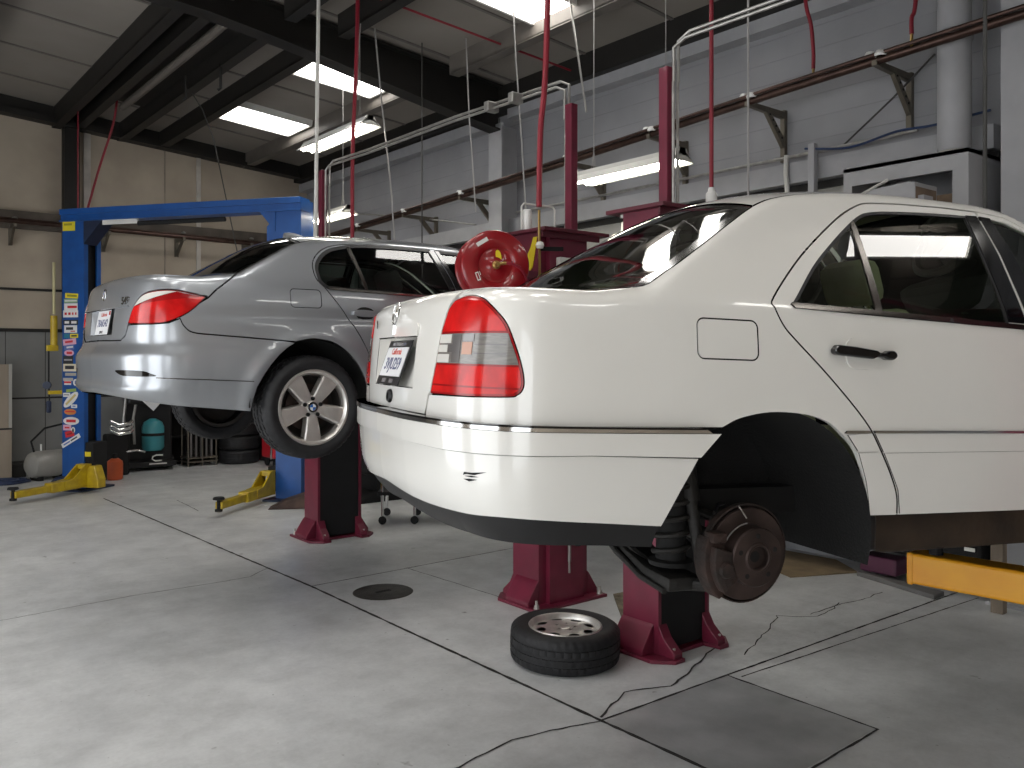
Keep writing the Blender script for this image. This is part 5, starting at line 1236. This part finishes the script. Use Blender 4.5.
def sk(y0, y1, x0, x1, col, rot=0, marks=(), kind='rect'): stick(zpx(y1), zpx(y0), (x0-62)*.34/22, (x1-62)*.34/22, col, rot, marks, kind)
sk(219, 231, 62.5, 75, YL, 0, ((-.8, .5, -.1, .25, (.35, .3, .02)), (-.5, .3, .5, .75, RD)))
sk(293.5, 298.5, 65, 78, YL, .06, ((-.7, .8, -.4, .4, (.3, .28, .03)),)); sk(299, 303, 64, 77.5, GN, 0, ((-.9, .9, -.3, .3, WH),)); sk(303.5, 310.5, 64, 77.5, WH, 0, ((-.5, .9, -.4, .3, RD),)); sk(310.5, 317.5, 63, 78, WH, 0, ((-.8, -.5, -.3, .4, RD), (-.3, 0, -.3, .4, RD), (.2, .4, -.3, .4, RD), (.6, .8, -.3, .4, RD)))
sk(320, 325, 63, 78, BK, 0, ((-.8, -.2, -.5, .5, WH), (.1, .8, -.5, .5, WH))); sk(325.5, 333, 64, 77, WH, 0, ((-.7, .4, -.2, .5, BK), (.0, .7, -.7, -.45, RD))); sk(334, 338, 64, 69, (.03, .20, .30)); sk(334, 338, 70, 78, YL, 0, ((-.7, .7, -.4, .4, BK),))
sk(339, 345, 63, 76, PK, -.1, ((-.7, .5, -.3, .4, RD),)); sk(345, 350, 64, 74, BU, -.1, ((-.5, .8, -.3, .4, WH),)); sk(350, 356, 64, 74, PK, 0, ((-.5, .6, -.4, .4, RD),), 'oval'); sk(356, 364, 63, 73, BK, 0, ((-.8, .8, -.2, .2, (.4, .4, .4)),)); sk(364, 371.5, 63, 76, (.72, .66, .50), 0, ((-.7, .7, -.4, .5, BK),))
sk(373, 376, 65, 76, (.40, .38, .33)); sk(378, 381, 63, 73, (.45, .42, .38)); sk(381, 385, 64, 71, WH, 0, ((-1, 1, -.2, .8, RD),)); sk(379, 386, 73, 79, WH, 0, ((-.4, .4, -.5, .5, BU),), 'oval'); sk(389, 392, 66, 76, (.30, .42, .10), -.1)
sk(393, 397, 63, 70, WH, 0, ((-.8, .7, -.2, .2, BK),)); sk(395.5, 404, 61.5, 80, WH, -.72, ((-.7, .7, -.25, .3, (.62, .50, .20)),), 'oval'); sk(404.5, 408, 71, 77, WH, 0, ((-.5, .5, -.3, .3, BU),)); sk(409, 415, 64, 76, OR, 0, ((-.8, .8, -.1, .3, RD),), 'oval')
sk(417, 425, 63, 79, WH, 0, ((-.6, .6, -.35, .35, RD),), 'oval'); sk(425, 430.5, 63, 71, PK, 0, ((-.6, .6, -.3, .3, RD),)); sk(427, 433, 71, 75, WH, 0, ((-.4, .4, -.5, .5, BK),), 'oval'); sk(431, 437, 65, 74, RD, -.2, ((-.6, .6, -.2, .2, (.2, .02, .02)),)); sk(438.5, 443, 60.5, 81, WH, -.50, ((-.8, -.1, -.3, .3, BU), (0, .7, -.3, .3, BK)))
# hydraulic cylinder and cable sheaves hanging at the left of that column
t = thing('cable_cylinder', 'yellow tube with black cable pulleys hung on the left of the blue column', 'pulley', (2.36, 12.42, 1.0))
PM().cyl((0, 0, 1.28), (0, 0, 1.95), .018, 10).build('rod', mat('pale_yellow_rod', (.55, .50, .28), .5, var=.1), t); PM().cyl((.0, 0, .88), (0, 0, 1.26), .042, 14).build('tube', M['yellow'], t); PM().box(-.09, .05, -.03, .03, .80, .88, 0, .01).build('bracket', M['yellow'], t); PM().box(-.07, .10, -.03, .03, .24, .29, 0, .01).build('bracket', M['yellow'], t)
PM().lathe([(0, .02), (.05, .02), (.04, 0), (.05, -.02), (0, -.02)], 20, 0, align((-.08, 0, .36), (-.4, -.9, 0))).build('pulley', M['navy'], t); PM().tube([(-.06, 0, .85), (-.06, 0, .36), (-.05, 0, .1)], .01, 8).build('cable', M['curtain'], t); PM().box(-.09, -.03, -.03, .03, .0, .16, 0, .02).build('cable_weight', M['navy'], t)
# ---------------------------------------------------------------- pipes, hoses and cables
def rail_pipe(name, pts, label, cat='pipe'):
    t = thing(name, label, cat, pts[0]); o = Vector(pts[0])
    PM().tube([Vector(q)-o for q in pts], .034, 12).build('main_pipe', M['copper'], t); PM().tube([Vector(q)-o+Vector((-.045, 0, .035)) for q in pts], .016, 8).build('small_pipe', M['copper'], t)
    return t
rail_pipe('wall_pipe', [(6.30, 12.6, 3.61), (6.30, 7.69, 3.80), (6.30, 4.23, 3.97), (6.30, 2.0, 4.055)], 'long brown air pipe running along the grey block wall')
rail_pipe('wall_pipe', [(2.75, 14.05, 3.66), (-1.5, 14.05, 3.70), (-4.5, 14.05, 3.72)], 'brown pipe along the tan back wall left of the blue lift')
rail_pipe('wall_pipe', [(3.15, 14.05, 3.66), (6.3, 14.05, 3.62)], 'brown pipe along the tan back wall under the blue crossbeam')
pz = table([(2, 4.055), (4.23, 3.97), (7.69, 3.80), (12.6, 3.61)])
def bracket(y, label):
    z = pz(y)-.04; t = thing('pipe_bracket', label, 'bracket', (XR, y, z), (0, 0, 0), 'brackets of the long wall pipe')
    PM().box(-.045, 0, -.022, .022, -.42, .05).build('wall_strut', M['strut'], t)
    PM().prism([(-.04, -.025), (-.04, .035), (-.58, .035), (-.58, -.005)], 'y', -.02, .02).build('arm', M['strut'], t)
    br_ = PM().prism([(-.04, -.30), (-.04, -.21), (-.25, .0), (-.32, -.0)], 'y', -.018, .018).build('brace', M['strut'], t)
    for k in range(5 if y < 6 else 0): PM().box(-.088-.045*k, -.066-.045*k, -.0195, -.0175, -.215+.046*k, -.197+.046*k).build('slot_hole', M['curtain'], br_)
    PM().lathe([(0, .05), (.03, .045), (.045, .02), (.04, 0)], 12, 0, Matrix.Translation((-.58, -.05, .05))).build('clamp', M['white_plastic'], t); PM().lathe([(0, .05), (.03, .045), (.045, .02), (.04, 0)], 12, 0, Matrix.Translation((-.53, .06, .075))).build('clamp', M['white_plastic'], t)
for y, l in ((3.38, 'perforated pipe bracket nearest the round white duct'), (4.54, 'perforated pipe bracket above the white sedan, second from the round duct'), (5.68, 'perforated pipe bracket behind the near red column pipe'), (6.85, 'perforated pipe bracket above the lit wall strip light'), (8.85, 'pipe bracket on the wall column beside the hose reel'), (10.2, 'pipe bracket on the far wall, first left of the wall column'), (11.5, 'pipe bracket on the far wall nearest the corner')): bracket(y, l)
for x, l in ((2.16, 'steel pipe bracket on the back wall left of the blue lift'), (3.42, 'steel pipe bracket on the back wall beside the blue left column'), (4.53, 'steel pipe bracket on the back wall under the middle of the blue beam'), (5.65, 'steel pipe bracket on the back wall above the silver roof')):
    t = thing('pipe_bracket', l, 'bracket', (x, YB, 3.6)); PM().box(-.025, .025, -.05, 0, -.25, .22).build('wall_strut', M['strut'], t); PM().box(-.02, .02, -.42, 0, -.02, .03).build('arm', M['strut'], t); PM().prism([(-.05, -.24), (-.02, -.20), (-.30, -.0), (-.36, -.01)], 'x', -.016, .016).build('brace', M['strut'], t); PM().lathe([(0, .03), (.03, .02), (.04, 0)], 12, 0, Matrix.Translation((0, -.38, .10))).build('clamp', M['galv'], t)
def hose(pts, r, m, label, name='air_hose', cat='hose', group=None, sm=True):
    q = catmull(pts, 6) if sm and len(pts) > 2 else pts
    return solo(name, PM().tube(q, r, 8), m, label, cat, group)
up = lambda p: (p[0], p[1], roofz(p[0])-.01)
hose([up((3.57, 7.27)), (3.55, 7.28, 3.63), (3.54, 7.29, 2.60)], .018, M['pole'], 'tall white conduit pole dropping to the silver sedan roof', 'conduit_pole', 'pole')
hose([up((4.09, 7.49)), (4.08, 7.50, 4.63), (4.05, 7.52, 3.75), (4.05, 7.53, 2.7)], .020, M['hose_red'], 'red hose hanging behind the silver sedan roof, right of the white pole')
hose([up((3.82, 4.32)), (3.78, 4.34, 3.72), (3.75, 4.36, 3.25), (3.745, 4.37, 2.74)], .020, M['hose_red'], 'thick red hose dropping to the red column beside the reel')
o = hose([up((4.52, 3.55)), (4.52, 3.55, 3.48), (4.52, 3.55, 2.84)], .014, M['hose_red'], 'straight red hose dropping behind the white roof to a white coupling')
PM().lathe([(0, .0), (.035, .0), (.038, .03), (.036, .10), (.024, .115), (.018, .14), (0, .14)], 18, 0, Matrix.Translation((4.52, 3.55, 2.70))).build('white_coupling', M['white_plastic'], o)
for pts, l in (([up((6.24, 3.97)), (6.25, 3.96, 4.64), (6.28, 3.93, 4.44), (6.30, 3.92, 4.23), (6.30, 3.92, 4.08)], 'curved red hose joining the wall pipe above the white roof'), ([up((6.33, 3.06)), (6.30, 3.08, 4.37), (6.28, 3.10, 4.24), (6.28, 3.10, 4.12)], 'short red hose joining the wall pipe beside the round duct')):
    o = hose(pts, .016, M['hose_red'], l); q = pts[-1]; PM().cyl((q[0], q[1], q[2]-.1), (q[0], q[1], q[2]+.06), .012, 8).build('brass_valve', M['brass'], o)
hose([up((2.80, 13.15)), (2.80, 13.15, 3.66)], .010, M['hose_red'], 'thin red hose dropping straight to the blue left column top')
hose([up((3.23, 12.80)), (3.18, 12.84, 4.96), (3.04, 12.95, 4.40), (2.86, 13.0, 3.66)], .016, M['hose_red'], 'red hose slanting from the roof to the blue left column top')
def cable(pts, r, m, label, cat='cable', name='hanging_cable'): return hose(pts, r, m, label, name, cat, None, False)
cable([up((4.22, 7.64)), (4.19, 7.67, 4.70), (4.19, 7.67, 4.30)], .006, M['cable_grey'], 'grey wire dropping to the right end of the far strip light')
cable([up((5.01, 6.23)), (5.04, 6.21, 4.49), (5.09, 6.18, 3.66), (5.13, 6.14, 2.7)], .007, M['cable_grey'], 'thin grey wire hanging left of the thick red hose')
cable([up((5.42, 5.91)), (5.55, 5.80, 4.01)], .010, M['galv'], 'short slanting rod under the lit purlin right of the thick red hose')
cable([up((4.62, 8.09)), (4.68, 8.04, 4.42), (4.75, 7.99, 3.64), (4.79, 7.95, 2.9)], .009, M['cable_grey'], 'grey wire crossing the far hydraulic pipe above the silver roof')
cable([up((5.18, 8.03)), (5.18, 8.03, 2.8)], .007, M['cable_dark'], 'dark wire hanging in front of the far wall pipe')
cable([up((5.44, 7.56)), (5.47, 7.54, 4.30), (5.52, 7.49, 3.3)], .008, M['cable_grey'], 'grey wire hanging left of the wall column')
cable([up((4.54, 3.28)), (4.54, 3.28, 2.6)], .007, M['cable_grey'], 'long thin wire hanging right of the straight red hose')
cable([up((5.17, 2.13)), (5.17, 2.13, 2.35)], .012, M['cable_dark'], 'beaded pull chain hanging in front of the corner column', 'chain', 'pull_chain')
cable([(3.68, 11.15, roofz(3.68)-.2), (3.81, 11.05, 4.88), (3.92, 10.96, 4.50), (4.18, 10.75, 2.9)], .007, M['cable_dark'], 'dark wire slanting down across the blue crossbeam')
cable([(6.75, 3.91, 3.53), (6.75, 3.48, 3.83), (6.75, 3.15, 4.09)], .008, M['cable_dark'], 'dark cable slanting up the grey wall behind the round duct')
cable([(6.70, 12.9, 4.1), (6.70, 10.9, 3.80), (6.70, 9.10, 3.46)], .010, M['galv'], 'long slanting tie rod on the far grey wall')
for x, y in ((3.45, 10.6), (3.62, 9.9)): cable([(x, y, roofz(x)-.22), (x, y, roofz(x)-.50), (x-.02, y+.03, roofz(x)-.52)], .016, M['steel'], 'dark steel hook hanging from a roof purlin', 'hook', 'roof_hook')['group'] = 'hooks under the roof purlins'
hose([(6.66, 8.2, 3.50), (6.68, 6.76, 3.50), (6.68, 5.14, 3.50), (6.68, 3.90, 3.50), (6.68, 3.25, 3.51)], .015, M['galv'], 'thin conduit along the grey ledge above the white sedan', 'conduit', 'conduit')
o = hose([(6.62, 4.2, 3.53), (6.64, 3.8, 3.47), (6.64, 3.4, 3.52), (6.64, 3.1, 3.51), (6.70, 2.72, 3.55)], .010, mat('blue_hose', (.012, .035, .11), .45, var=.2), 'blue hose lying along the grey ledge behind the round duct')
hose([(6.68, 4.42, 3.52), (6.67, 4.42, 3.35), (6.66, 4.40, 3.2), (6.67, 4.42, 3.0)], .022, M['pole'], 'short white flexible conduit hanging from the ledge')
pipe('ceiling_pipe', [(3.2, 7.26, 5.25), (4.35, 7.22, 5.155), (6.62, 7.13, 4.95)], .012, M['hose_red'], 'thin red pipe running under the ceiling across the dark rafter', 'pipe')
solo('wall_post', PM().box(6.60, 6.66, 4.10, 4.16, 2.6, 3.56, 0, .005), M['greypaint'], 'short grey post below the ledge left of the wooden cabinet', 'post')
# round duct and the cabinet under it
t = thing('round_duct', 'round pale grey duct rising beside the corner column', 'duct', (6.52, 2.90, 3.2))
PM().lathe([(.105, 0), (.115, .03), (.115, .85), (.125, .86), (.125, .93), (.115, .94), (.115, 1.85)], 32).build('duct_pipe', M['greypaint'], t); PM().lathe([(.105, .0), (.15, .0), (.145, .02), (.118, .05)], 32).build('collar', M['pale_sheet'], t)
t = thing('wall_cabinet', 'pale grey plywood cabinet under the round duct, its front slot open', 'cabinet', (6.24, 3.15, 2.2))
p = PM(); p.box(.02, .60, -.47, -.44, 0, 1.0); p.box(.02, .60, .44, .47, 0, 1.0); p.box(.58, .60, -.44, .44, 0, 1.0); p.box(0, .60, -.47, .47, .97, 1.0); p.box(0, .02, -.47, .47, .86, 1.0); p.box(0, .02, -.47, -.36, 0, .86); p.box(0, .02, .40, .47, 0, .86); p.build('carcass', M['greypaint'], t)
p = PM(); p.box(.03, .05, -.44, .44, .0, .70); p.build('inner_shelf', mat('plywood_brown', (.22, .15, .10), .7, var=.3, vscale=8), t)
p = PM(); p.prism([(-.30, .66), (-.16, .66), (-.16, .0), (-.30, .0)], 'y', -.30, -.26) ; p.prism([(-.02, .0), (-.02, .75), (-.34, .75), (-.34, .0)], 'y', -.26, -.22); pts = [(-.22, .76), (.05, .74), (.17, .69), (.21, .62), (.21, 0), (-.22, 0)]; p.prism(pts, 'x', -.34, -.32); p.build('tilted_panel', M['greypaint'], t)
p = PM(); p.box(-.33, -.03, -.262, -.258, .05, .72); p.build('brown_insert', mat('cardboard_brown', (.20, .14, .10), .8, var=.3), t)
p = PM(); p.box(-.30, -.28, .32, .56, .0, .62); p.box(-.28, -.05, .30, .32, 0, .62); p.box(-.28, -.05, .56, .58, 0, .62); p.build('side_box', M['greypaint'], t)
p = PM(); p.tube([(-.02, .10, .86), (-.28, .50, .60)], .012, 8); p.build('prop_rod', M['pole'], t)

# ---------------------------------------------------------------- things on the floor
t = thing('spare_wheel', 'loose alloy wheel with black tyre lying flat on the floor before the red columns', 'wheel', (3.34, 3.67, 0), (math.radians(1.2), 0, .4))
B = Matrix.Translation((0, 0, .105)); tyre(.315, .205, .20, t, B, 'tyre'); eight_hole_rim(t, B, .20)
t = thing('manhole_cover', 'round dark metal access cover set in the concrete floor', 'cover', (3.24, 5.55, .0))
PM().lathe([(0, .004), (.205, .004), (.215, .0035), (.222, .0)], 40).build('plate', mat('oily_iron_cover', (.055, .052, .047), .5, var=.4, vscale=12, bump=.4, bscale=80), t); PM().box(-.06, .06, -.02, .02, .003, .0055).build('grip_slot', M['joint'], t)
solo('cardboard_sheet', PM().prism([(5.93, 3.89), (6.49, 3.64), (6.74, 3.98), (6.70, 4.5), (6.25, 4.6)], 'z', .002, .010), mat('brown_cardboard', (.30, .22, .13), .85, color2=(.20, .15, .09), vscale=5), 'flat brown cardboard sheet on the floor behind the brake disc', 'cardboard')
t = thing('floor_jack', 'red low trolley jack by the wall behind the bare brake disc', 'jack', (6.50, 4.95, 0), (0, 0, math.radians(-75)))
p = PM(); p.prism([(-.3, .05), (.35, .05), (.35, .12), (.1, .18), (-.3, .16)], 'y', -.12, -.09, 0, .008); p.prism([(-.3, .05), (.35, .05), (.35, .12), (.1, .18), (-.3, .16)], 'y', .09, .12, 0, .008); p.box(-.28, -.18, -.1, .1, .06, .15); p.build('frame', mat('jack_red', (.20, .008, .018), .4, coat=.3, var=.2), t)
for x in (-.24, .28):
    for y in (-.14, .14): PM().cyl((x, y-.015, .04), (x, y+.015, .04), .04, 16).build('caster', M['curtain'], t)
PM().cyl((.2, 0, .13), (.2, 0, .19), .04, 14).build('saddle', M['greasy'], t)
solo('purple_box', PM().box(6.44, 6.64, 3.30, 3.60, .04, .17, 0, .015), mat('plum_plastic', (.12, .03, .07), .4, coat=.3, var=.1), 'low plum coloured case on the floor left of the orange lift arm', 'case')
solo('floor_kerb', PM().prism([(6.40, 3.60), (6.43, 3.60), (6.36, 2.9), (6.20, 2.9)], 'z', 0, .035, 0, .005), mat('grey_rubber_strip', (.16, .155, .15), .7, var=.2), 'grey strip lying along the wall from the cardboard to the orange arm', 'strip')
t = thing('workbench', 'dark wall-mounted bench along the grey wall seen beneath the white sedan', 'bench', (6.55, 3.7, 0))
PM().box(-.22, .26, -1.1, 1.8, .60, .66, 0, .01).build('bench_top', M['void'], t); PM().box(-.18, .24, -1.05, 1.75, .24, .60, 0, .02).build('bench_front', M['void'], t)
for y in (-.5, .4, 1.2): PM().box(-.21, -.18, y, y+.02, .27, .58).build('panel_seam', M['lens_dim'], t)
PM().box(-.215, -.205, -1.02, -.95, .36, .385).build('white_tag', M['paint_white'], t)
solo('wood_post', PM().box(6.20, 6.27, 2.44, 2.52, 0, .62, 0, .004), mat('weathered_timber', (.26, .21, .16), .8, var=.3, aniso=(1, 1, .2), vscale=12), 'short timber post standing behind the orange lift arm', 'post')
# cart with casters behind the white bumper
t = thing('creeper_cart', 'dark low cart on chrome casters behind the white rear bumper', 'cart', (4.93, 7.76, 0), (0, 0, math.radians(-36)))
PM().prism([(-.38, .30), (.38, .30), (.38, .34), (-.38, .34)], 'y', -.26, .26, 0, .01).build('deck', M['curtain'], t)
for x in (-.33, .0, .33):
    for y in (-.24, .24):
        zt_ = .305
        o = PM().cyl((x, y, .09), (x, y, zt_+.18 if x < -.2 else zt_), .016, 10).build('leg', M['chrome'], t)
        PM().lathe([(0, .016), (.036, .016), (.042, .008), (.042, -.008), (.036, -.016), (0, -.016)], 20, 0, align((x, y, .043), (.3, 1, 0))).build('caster', M['curtain'], o)
tag(PM().lathe([(0, .11), (.05, .10), (.09, .06), (.10, .02), (.07, -.03), (0, -.04)], 16, 0, Matrix.Translation((4.74, 7.88, .375)) @ Matrix.Diagonal((1.2, 1, .8, 1)), mod=lambda i, k: .012*math.sin(k*2.3+i)).build('shop_rag', mat('red_rag', (.50, .012, .03), .8, bump=.5, bscale=40, var=.2)), 'bunched red rag on the dark cart behind the white bumper', 'rag')
t = thing('parts_bin', 'dark machine on a low stand right of the far red column', 'machine', (5.22, 9.2, 0))
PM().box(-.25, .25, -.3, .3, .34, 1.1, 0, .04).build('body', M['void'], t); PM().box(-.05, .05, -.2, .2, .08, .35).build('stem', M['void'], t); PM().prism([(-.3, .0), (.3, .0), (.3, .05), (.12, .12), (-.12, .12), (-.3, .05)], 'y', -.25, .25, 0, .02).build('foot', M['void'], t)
# behind the blue lift, along the back wall
t = thing('refrigerant_machine', 'black refrigerant service machine with turquoise tank behind the silver bumper', 'machine', (3.93, 13.75, 0), (0, 0, math.radians(-6)))
p = PM(); p.box(-.34, .34, .05, .30, .06, 1.15, 0, .03); p.prism([(-.34, .06), (.34, .06), (.34, .14), (-.34, .14)], 'y', -.25, .1, 0, .01); p.prism([(-.34, 1.0), (.34, 1.0), (.30, 1.22), (-.30, 1.22)], 'y', -.12, .28, 0, .04); p.build('cabinet', M['black_trim'], t)
p = PM(); p.lathe([(0, .48), (.05, .48), (.13, .43), (.16, .36), (.16, .26), (.165, .25), (.165, .23), (.16, .22), (.16, .05), (.13, .0), (0, 0)], 28, 0, Matrix.Translation((.03, -.10, .30))); tk = p.build('tank', mat('turquoise_tank', (.05, .29, .33), .4, coat=.3, var=.1), t)
PM().lathe([(.163, -.022), (.168, -.022), (.168, .022), (.163, .022)], 28, 0, Matrix.Translation((.03, -.10, .545))).build('strap', M['curtain'], tk)
p = PM(); p.tube([(.14, -.262, .235), (.05, -.262, .24), (-.0, -.262, .22), (-.01, -.262, .18), (.04, -.262, .15), (.13, -.262, .155)], .011, 6); p.box(-.05, .20, -.262, -.256, .10, .118); p.build('logo_mark', M['paint_white'], t)
for s in (-1, 1): PM().cyl((s*.36-.02, .2, .09), (s*.36+.02, .2, .09), .09, 20).build('caster', M['curtain'], t)
PM().tube([(-.36, .0, .25), (-.37, -.02, .8), (-.33, .0, 1.15)], .025, 8).build('side_rail', M['galv'], t); PM().tube([(-.22, -.03, .4), (-.25, -.10, .8), (-.2, -.03, 1.0)], .02, 8).build('service_hose', M['cable_grey'], t)
p = PM(); p.prism([(-.13, 1.06), (.17, 1.06), (.03, .90)], 'y', -.14, -.125); p.build('pale_panel', M['plate'], t)
PM().box(-.30, .30, -.10, .0, 1.20, 1.25, 0, .02).build('red_strip', M['maroon'], t)
t = thing('wire_rack', 'narrow pale wire rack between the service machine and the tyre stack', 'rack', (4.70, 13.8, 0))
for x in (-.22, 0, .22):
    for y in (-.15, .15): PM().cyl((x, y, 0), (x, y, .74), .012, 8).build('upright', M['strut'], t)
for z in (.06, .12, .70): PM().box(-.24, .24, -.17, .17, z, z+.02).build('shelf', M['strut'], t)
for k in range(5): PM().box(-.18+.08*k, -.15+.08*k, -.12, .12, .14, .62-.03*(k % 3)).build('slat', M['lens_dim'], t)
t = thing('storage_shelf', 'dark cluttered storage shelf against the back wall behind the tyre stack', 'shelf', (5.1, 14.2, 0))
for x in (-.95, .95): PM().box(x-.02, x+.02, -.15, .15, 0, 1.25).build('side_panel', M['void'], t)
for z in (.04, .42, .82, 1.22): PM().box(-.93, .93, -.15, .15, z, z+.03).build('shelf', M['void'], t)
PM().box(-.93, .93, .14, .15, 0, 1.2).build('back_panel', M['void'], t)
tag(PM().box(4.60, 4.80, 13.7, 13.9, .722, .86, 0, .03).build('red_bottle', M['redreel']), 'small red container on top of the wire rack', 'container')
for i in range(3):
    for k in range(2):
        tyre_o = PM().lathe(tyre_profile(.32, .20, .21), 64, 0, Matrix.Translation((5.32+.66*k, 13.72, .112+.225*i)), True, True).build('stacked_tyre', M['rubber'], None, 50)
        tag(tyre_o, 'black tyre in the %s stack under the silver sedan, %s' % (('left', 'right')[k], ('lowest of three', 'middle of three', 'topmost of three')[i]), 'tyre', 'stacked tyres by the back wall')
t = thing('tool_cart', 'bright red tool cart behind the silver rear wheel', 'cart', (5.80, 12.9, 0))
p = PM(); p.box(-.35, .35, -.22, .22, .14, .46, 0, .02); p.prism([(-.22, .46), (.30, .46), (.30, 1.05), (-.02, 1.05)], 'y', -.20, .20, 0, .02); p.build('body', mat('tool_cart_red', (.55, .012, .025), .35, coat=.5, var=.08), t); PM().cyl((-.37, -.2, .14), (-.37, -.2, 1.0), .014, 8).build('handle', M['chrome'], t)
for x in (-.28, .28):
    for y in (-.16, .16): PM().lathe([(0, .018), (.05, .018), (.06, .01), (.06, -.01), (.05, -.018), (0, -.018)], 20, 0, align((x, y, .06), (1, .2, 0))).build('caster', M['curtain'], t)
t = thing('air_tank', 'small grey compressor tank on the floor left of the blue column', 'tank', (2.50, 13.55, 0), (0, 0, math.radians(20)))
p = PM(); p.lathe([(0, -.30), (.10, -.29), (.17, -.24), (.19, -.18), (.19, .18), (.17, .24), (.10, .29), (0, .30)], 32, 0, align((0, 0, .22), (1, 0, 0))); p.build('tank', mat('grey_tank_paint', (.30, .29, .27), .4, coat=.3, var=.1), t)
for x in (-.16, .16): PM().box(x-.03, x+.03, -.12, .12, 0, .06).build('foot', M['curtain'], t)
PM().tube([(-.2, 0, .40), (-.24, 0, .55), (-.05, 0, .72), (.3, 0, .78), (.6, -.1, .80)], .014, 8).build('hose', M['curtain'], t); PM().cyl((-.1, 0, .4), (-.1, 0, .5), .012, 8).build('valve', M['white_plastic'], t)
solo('plywood_board', PM().box(1.45, 2.10, 13.85, 13.92, 0, 1.62, 0, .004, None), mat('tan_plywood', (.34, .28, .22), .7, var=.15, aniso=(1, 1, .15), vscale=7), 'tan plywood board leaning by the back wall at the left edge', 'board'); o = bpy.data.objects['plywood_board']
PM().box(1.45, 2.10, 13.842, 13.85, .70, .725).build('dark_joint', M['joint'], o); PM().box(2.06, 2.10, 13.842, 13.85, .725, 1.62).build('pale_edge', M['pale_sheet'], o)
t = thing('coiled_hose', 'dark blue hose coiled on the floor before the plywood board', 'hose', (1.84, 13.45, 0))
for k in range(4): PM().tube([((.42-.05*k)*math.cos(2*PI*i/40), (.22-.03*k)*math.sin(2*PI*i/40)+.02*math.sin(i*.9+k), .018+.022*(k % 2)) for i in range(40)], .015, 8, closed=True).build('coil', mat('navy_hose', (.02, .035, .09), .45, var=.2), t)
solo('long_crate', PM().box(2.12, 2.30, 13.97, 14.3, 0, .17, 0, .01).box(2.10, 2.32, 13.95, 14.32, .17, .20, 0, .005), M['greasy'], 'low dark box between the plywood board and grey tank', 'box')
t = thing('fire_bottle', 'small orange bottle on the floor just right of the blue left column', 'bottle', (3.22, 12.9, 0)); PM().lathe([(0, .30), (.05, .30), (.10, .26), (.105, .22), (.105, .02), (.09, 0), (0, 0)], 24).build('body', mat('orange_bottle', (.55, .10, .03), .4, var=.1), t); PM().lathe([(0, .37), (.03, .37), (.03, .30), (0, .30)], 14).build('cap', M['curtain'], t)
t = thing('parts_stand', 'dark stand holding bright exhaust pipes behind the blue left column', 'stand', (3.36, 13.4, 0))
PM().box(-.16, .16, -.12, .12, .0, .60, 0, .03).build('stand', M['void'], t)
for k, z in enumerate((.66, .73, .60)): PM().tube([(-.10, -.10, z+.06), (.0, -.14, z), (.16, -.12, z+.02), (.20, -.08, z+.05)], .028, 12).build('bright_pipe', M['chrome'], t)
PM().tube([(.12, -.12, .34), (.25, -.16, .36), (.36, -.16, .33)], .02, 8).build('bright_pipe', M['chrome'], t)
t = thing('trim_pan', 'dark shallow pan on the floor under the near blue right column', 'pan', (4.25, 9.25, 0), (0, 0, math.radians(-30)))
PM().prism([(-.3, 0), (.3, 0), (.42, .26), (-.10, .10)], 'y', -.12, .12, 0, .01).build('pan', mat('rusty_pan', (.07, .04, .03), .7, var=.5, vscale=6), t)
solo('oil_pad', PM().prism([(4.15, 4.0), (4.6, 4.05), (4.72, 4.4), (4.5, 4.42)], 'z', .002, .010), mat('oily_rag', (.20, .17, .12), .9, var=.5, vscale=14, bump=.6, bscale=30), 'crumpled oily pad on the floor between the two near red columns', 'rag')
make_white(); make_silver()
# ---------------------------------------------------------------- camera
cam = bpy.data.cameras.new('camera'); co = bpy.data.objects.new('camera', cam); COL.objects.link(co)
cam.sensor_width = 36; cam.lens = 860/1024*36; cam.shift_y = (355-384)/1024; cam.clip_start = .05
co.location = (0, 0, 1.75); co.rotation_euler = (math.radians(90), 0, math.radians(51.2-90))
scene.camera = co
vs = scene.view_settings; vs.view_transform = 'Standard'; vs.look = 'None'; vs.gamma = 1; vs.use_curve_mapping = False; vs.exposure = 0.15
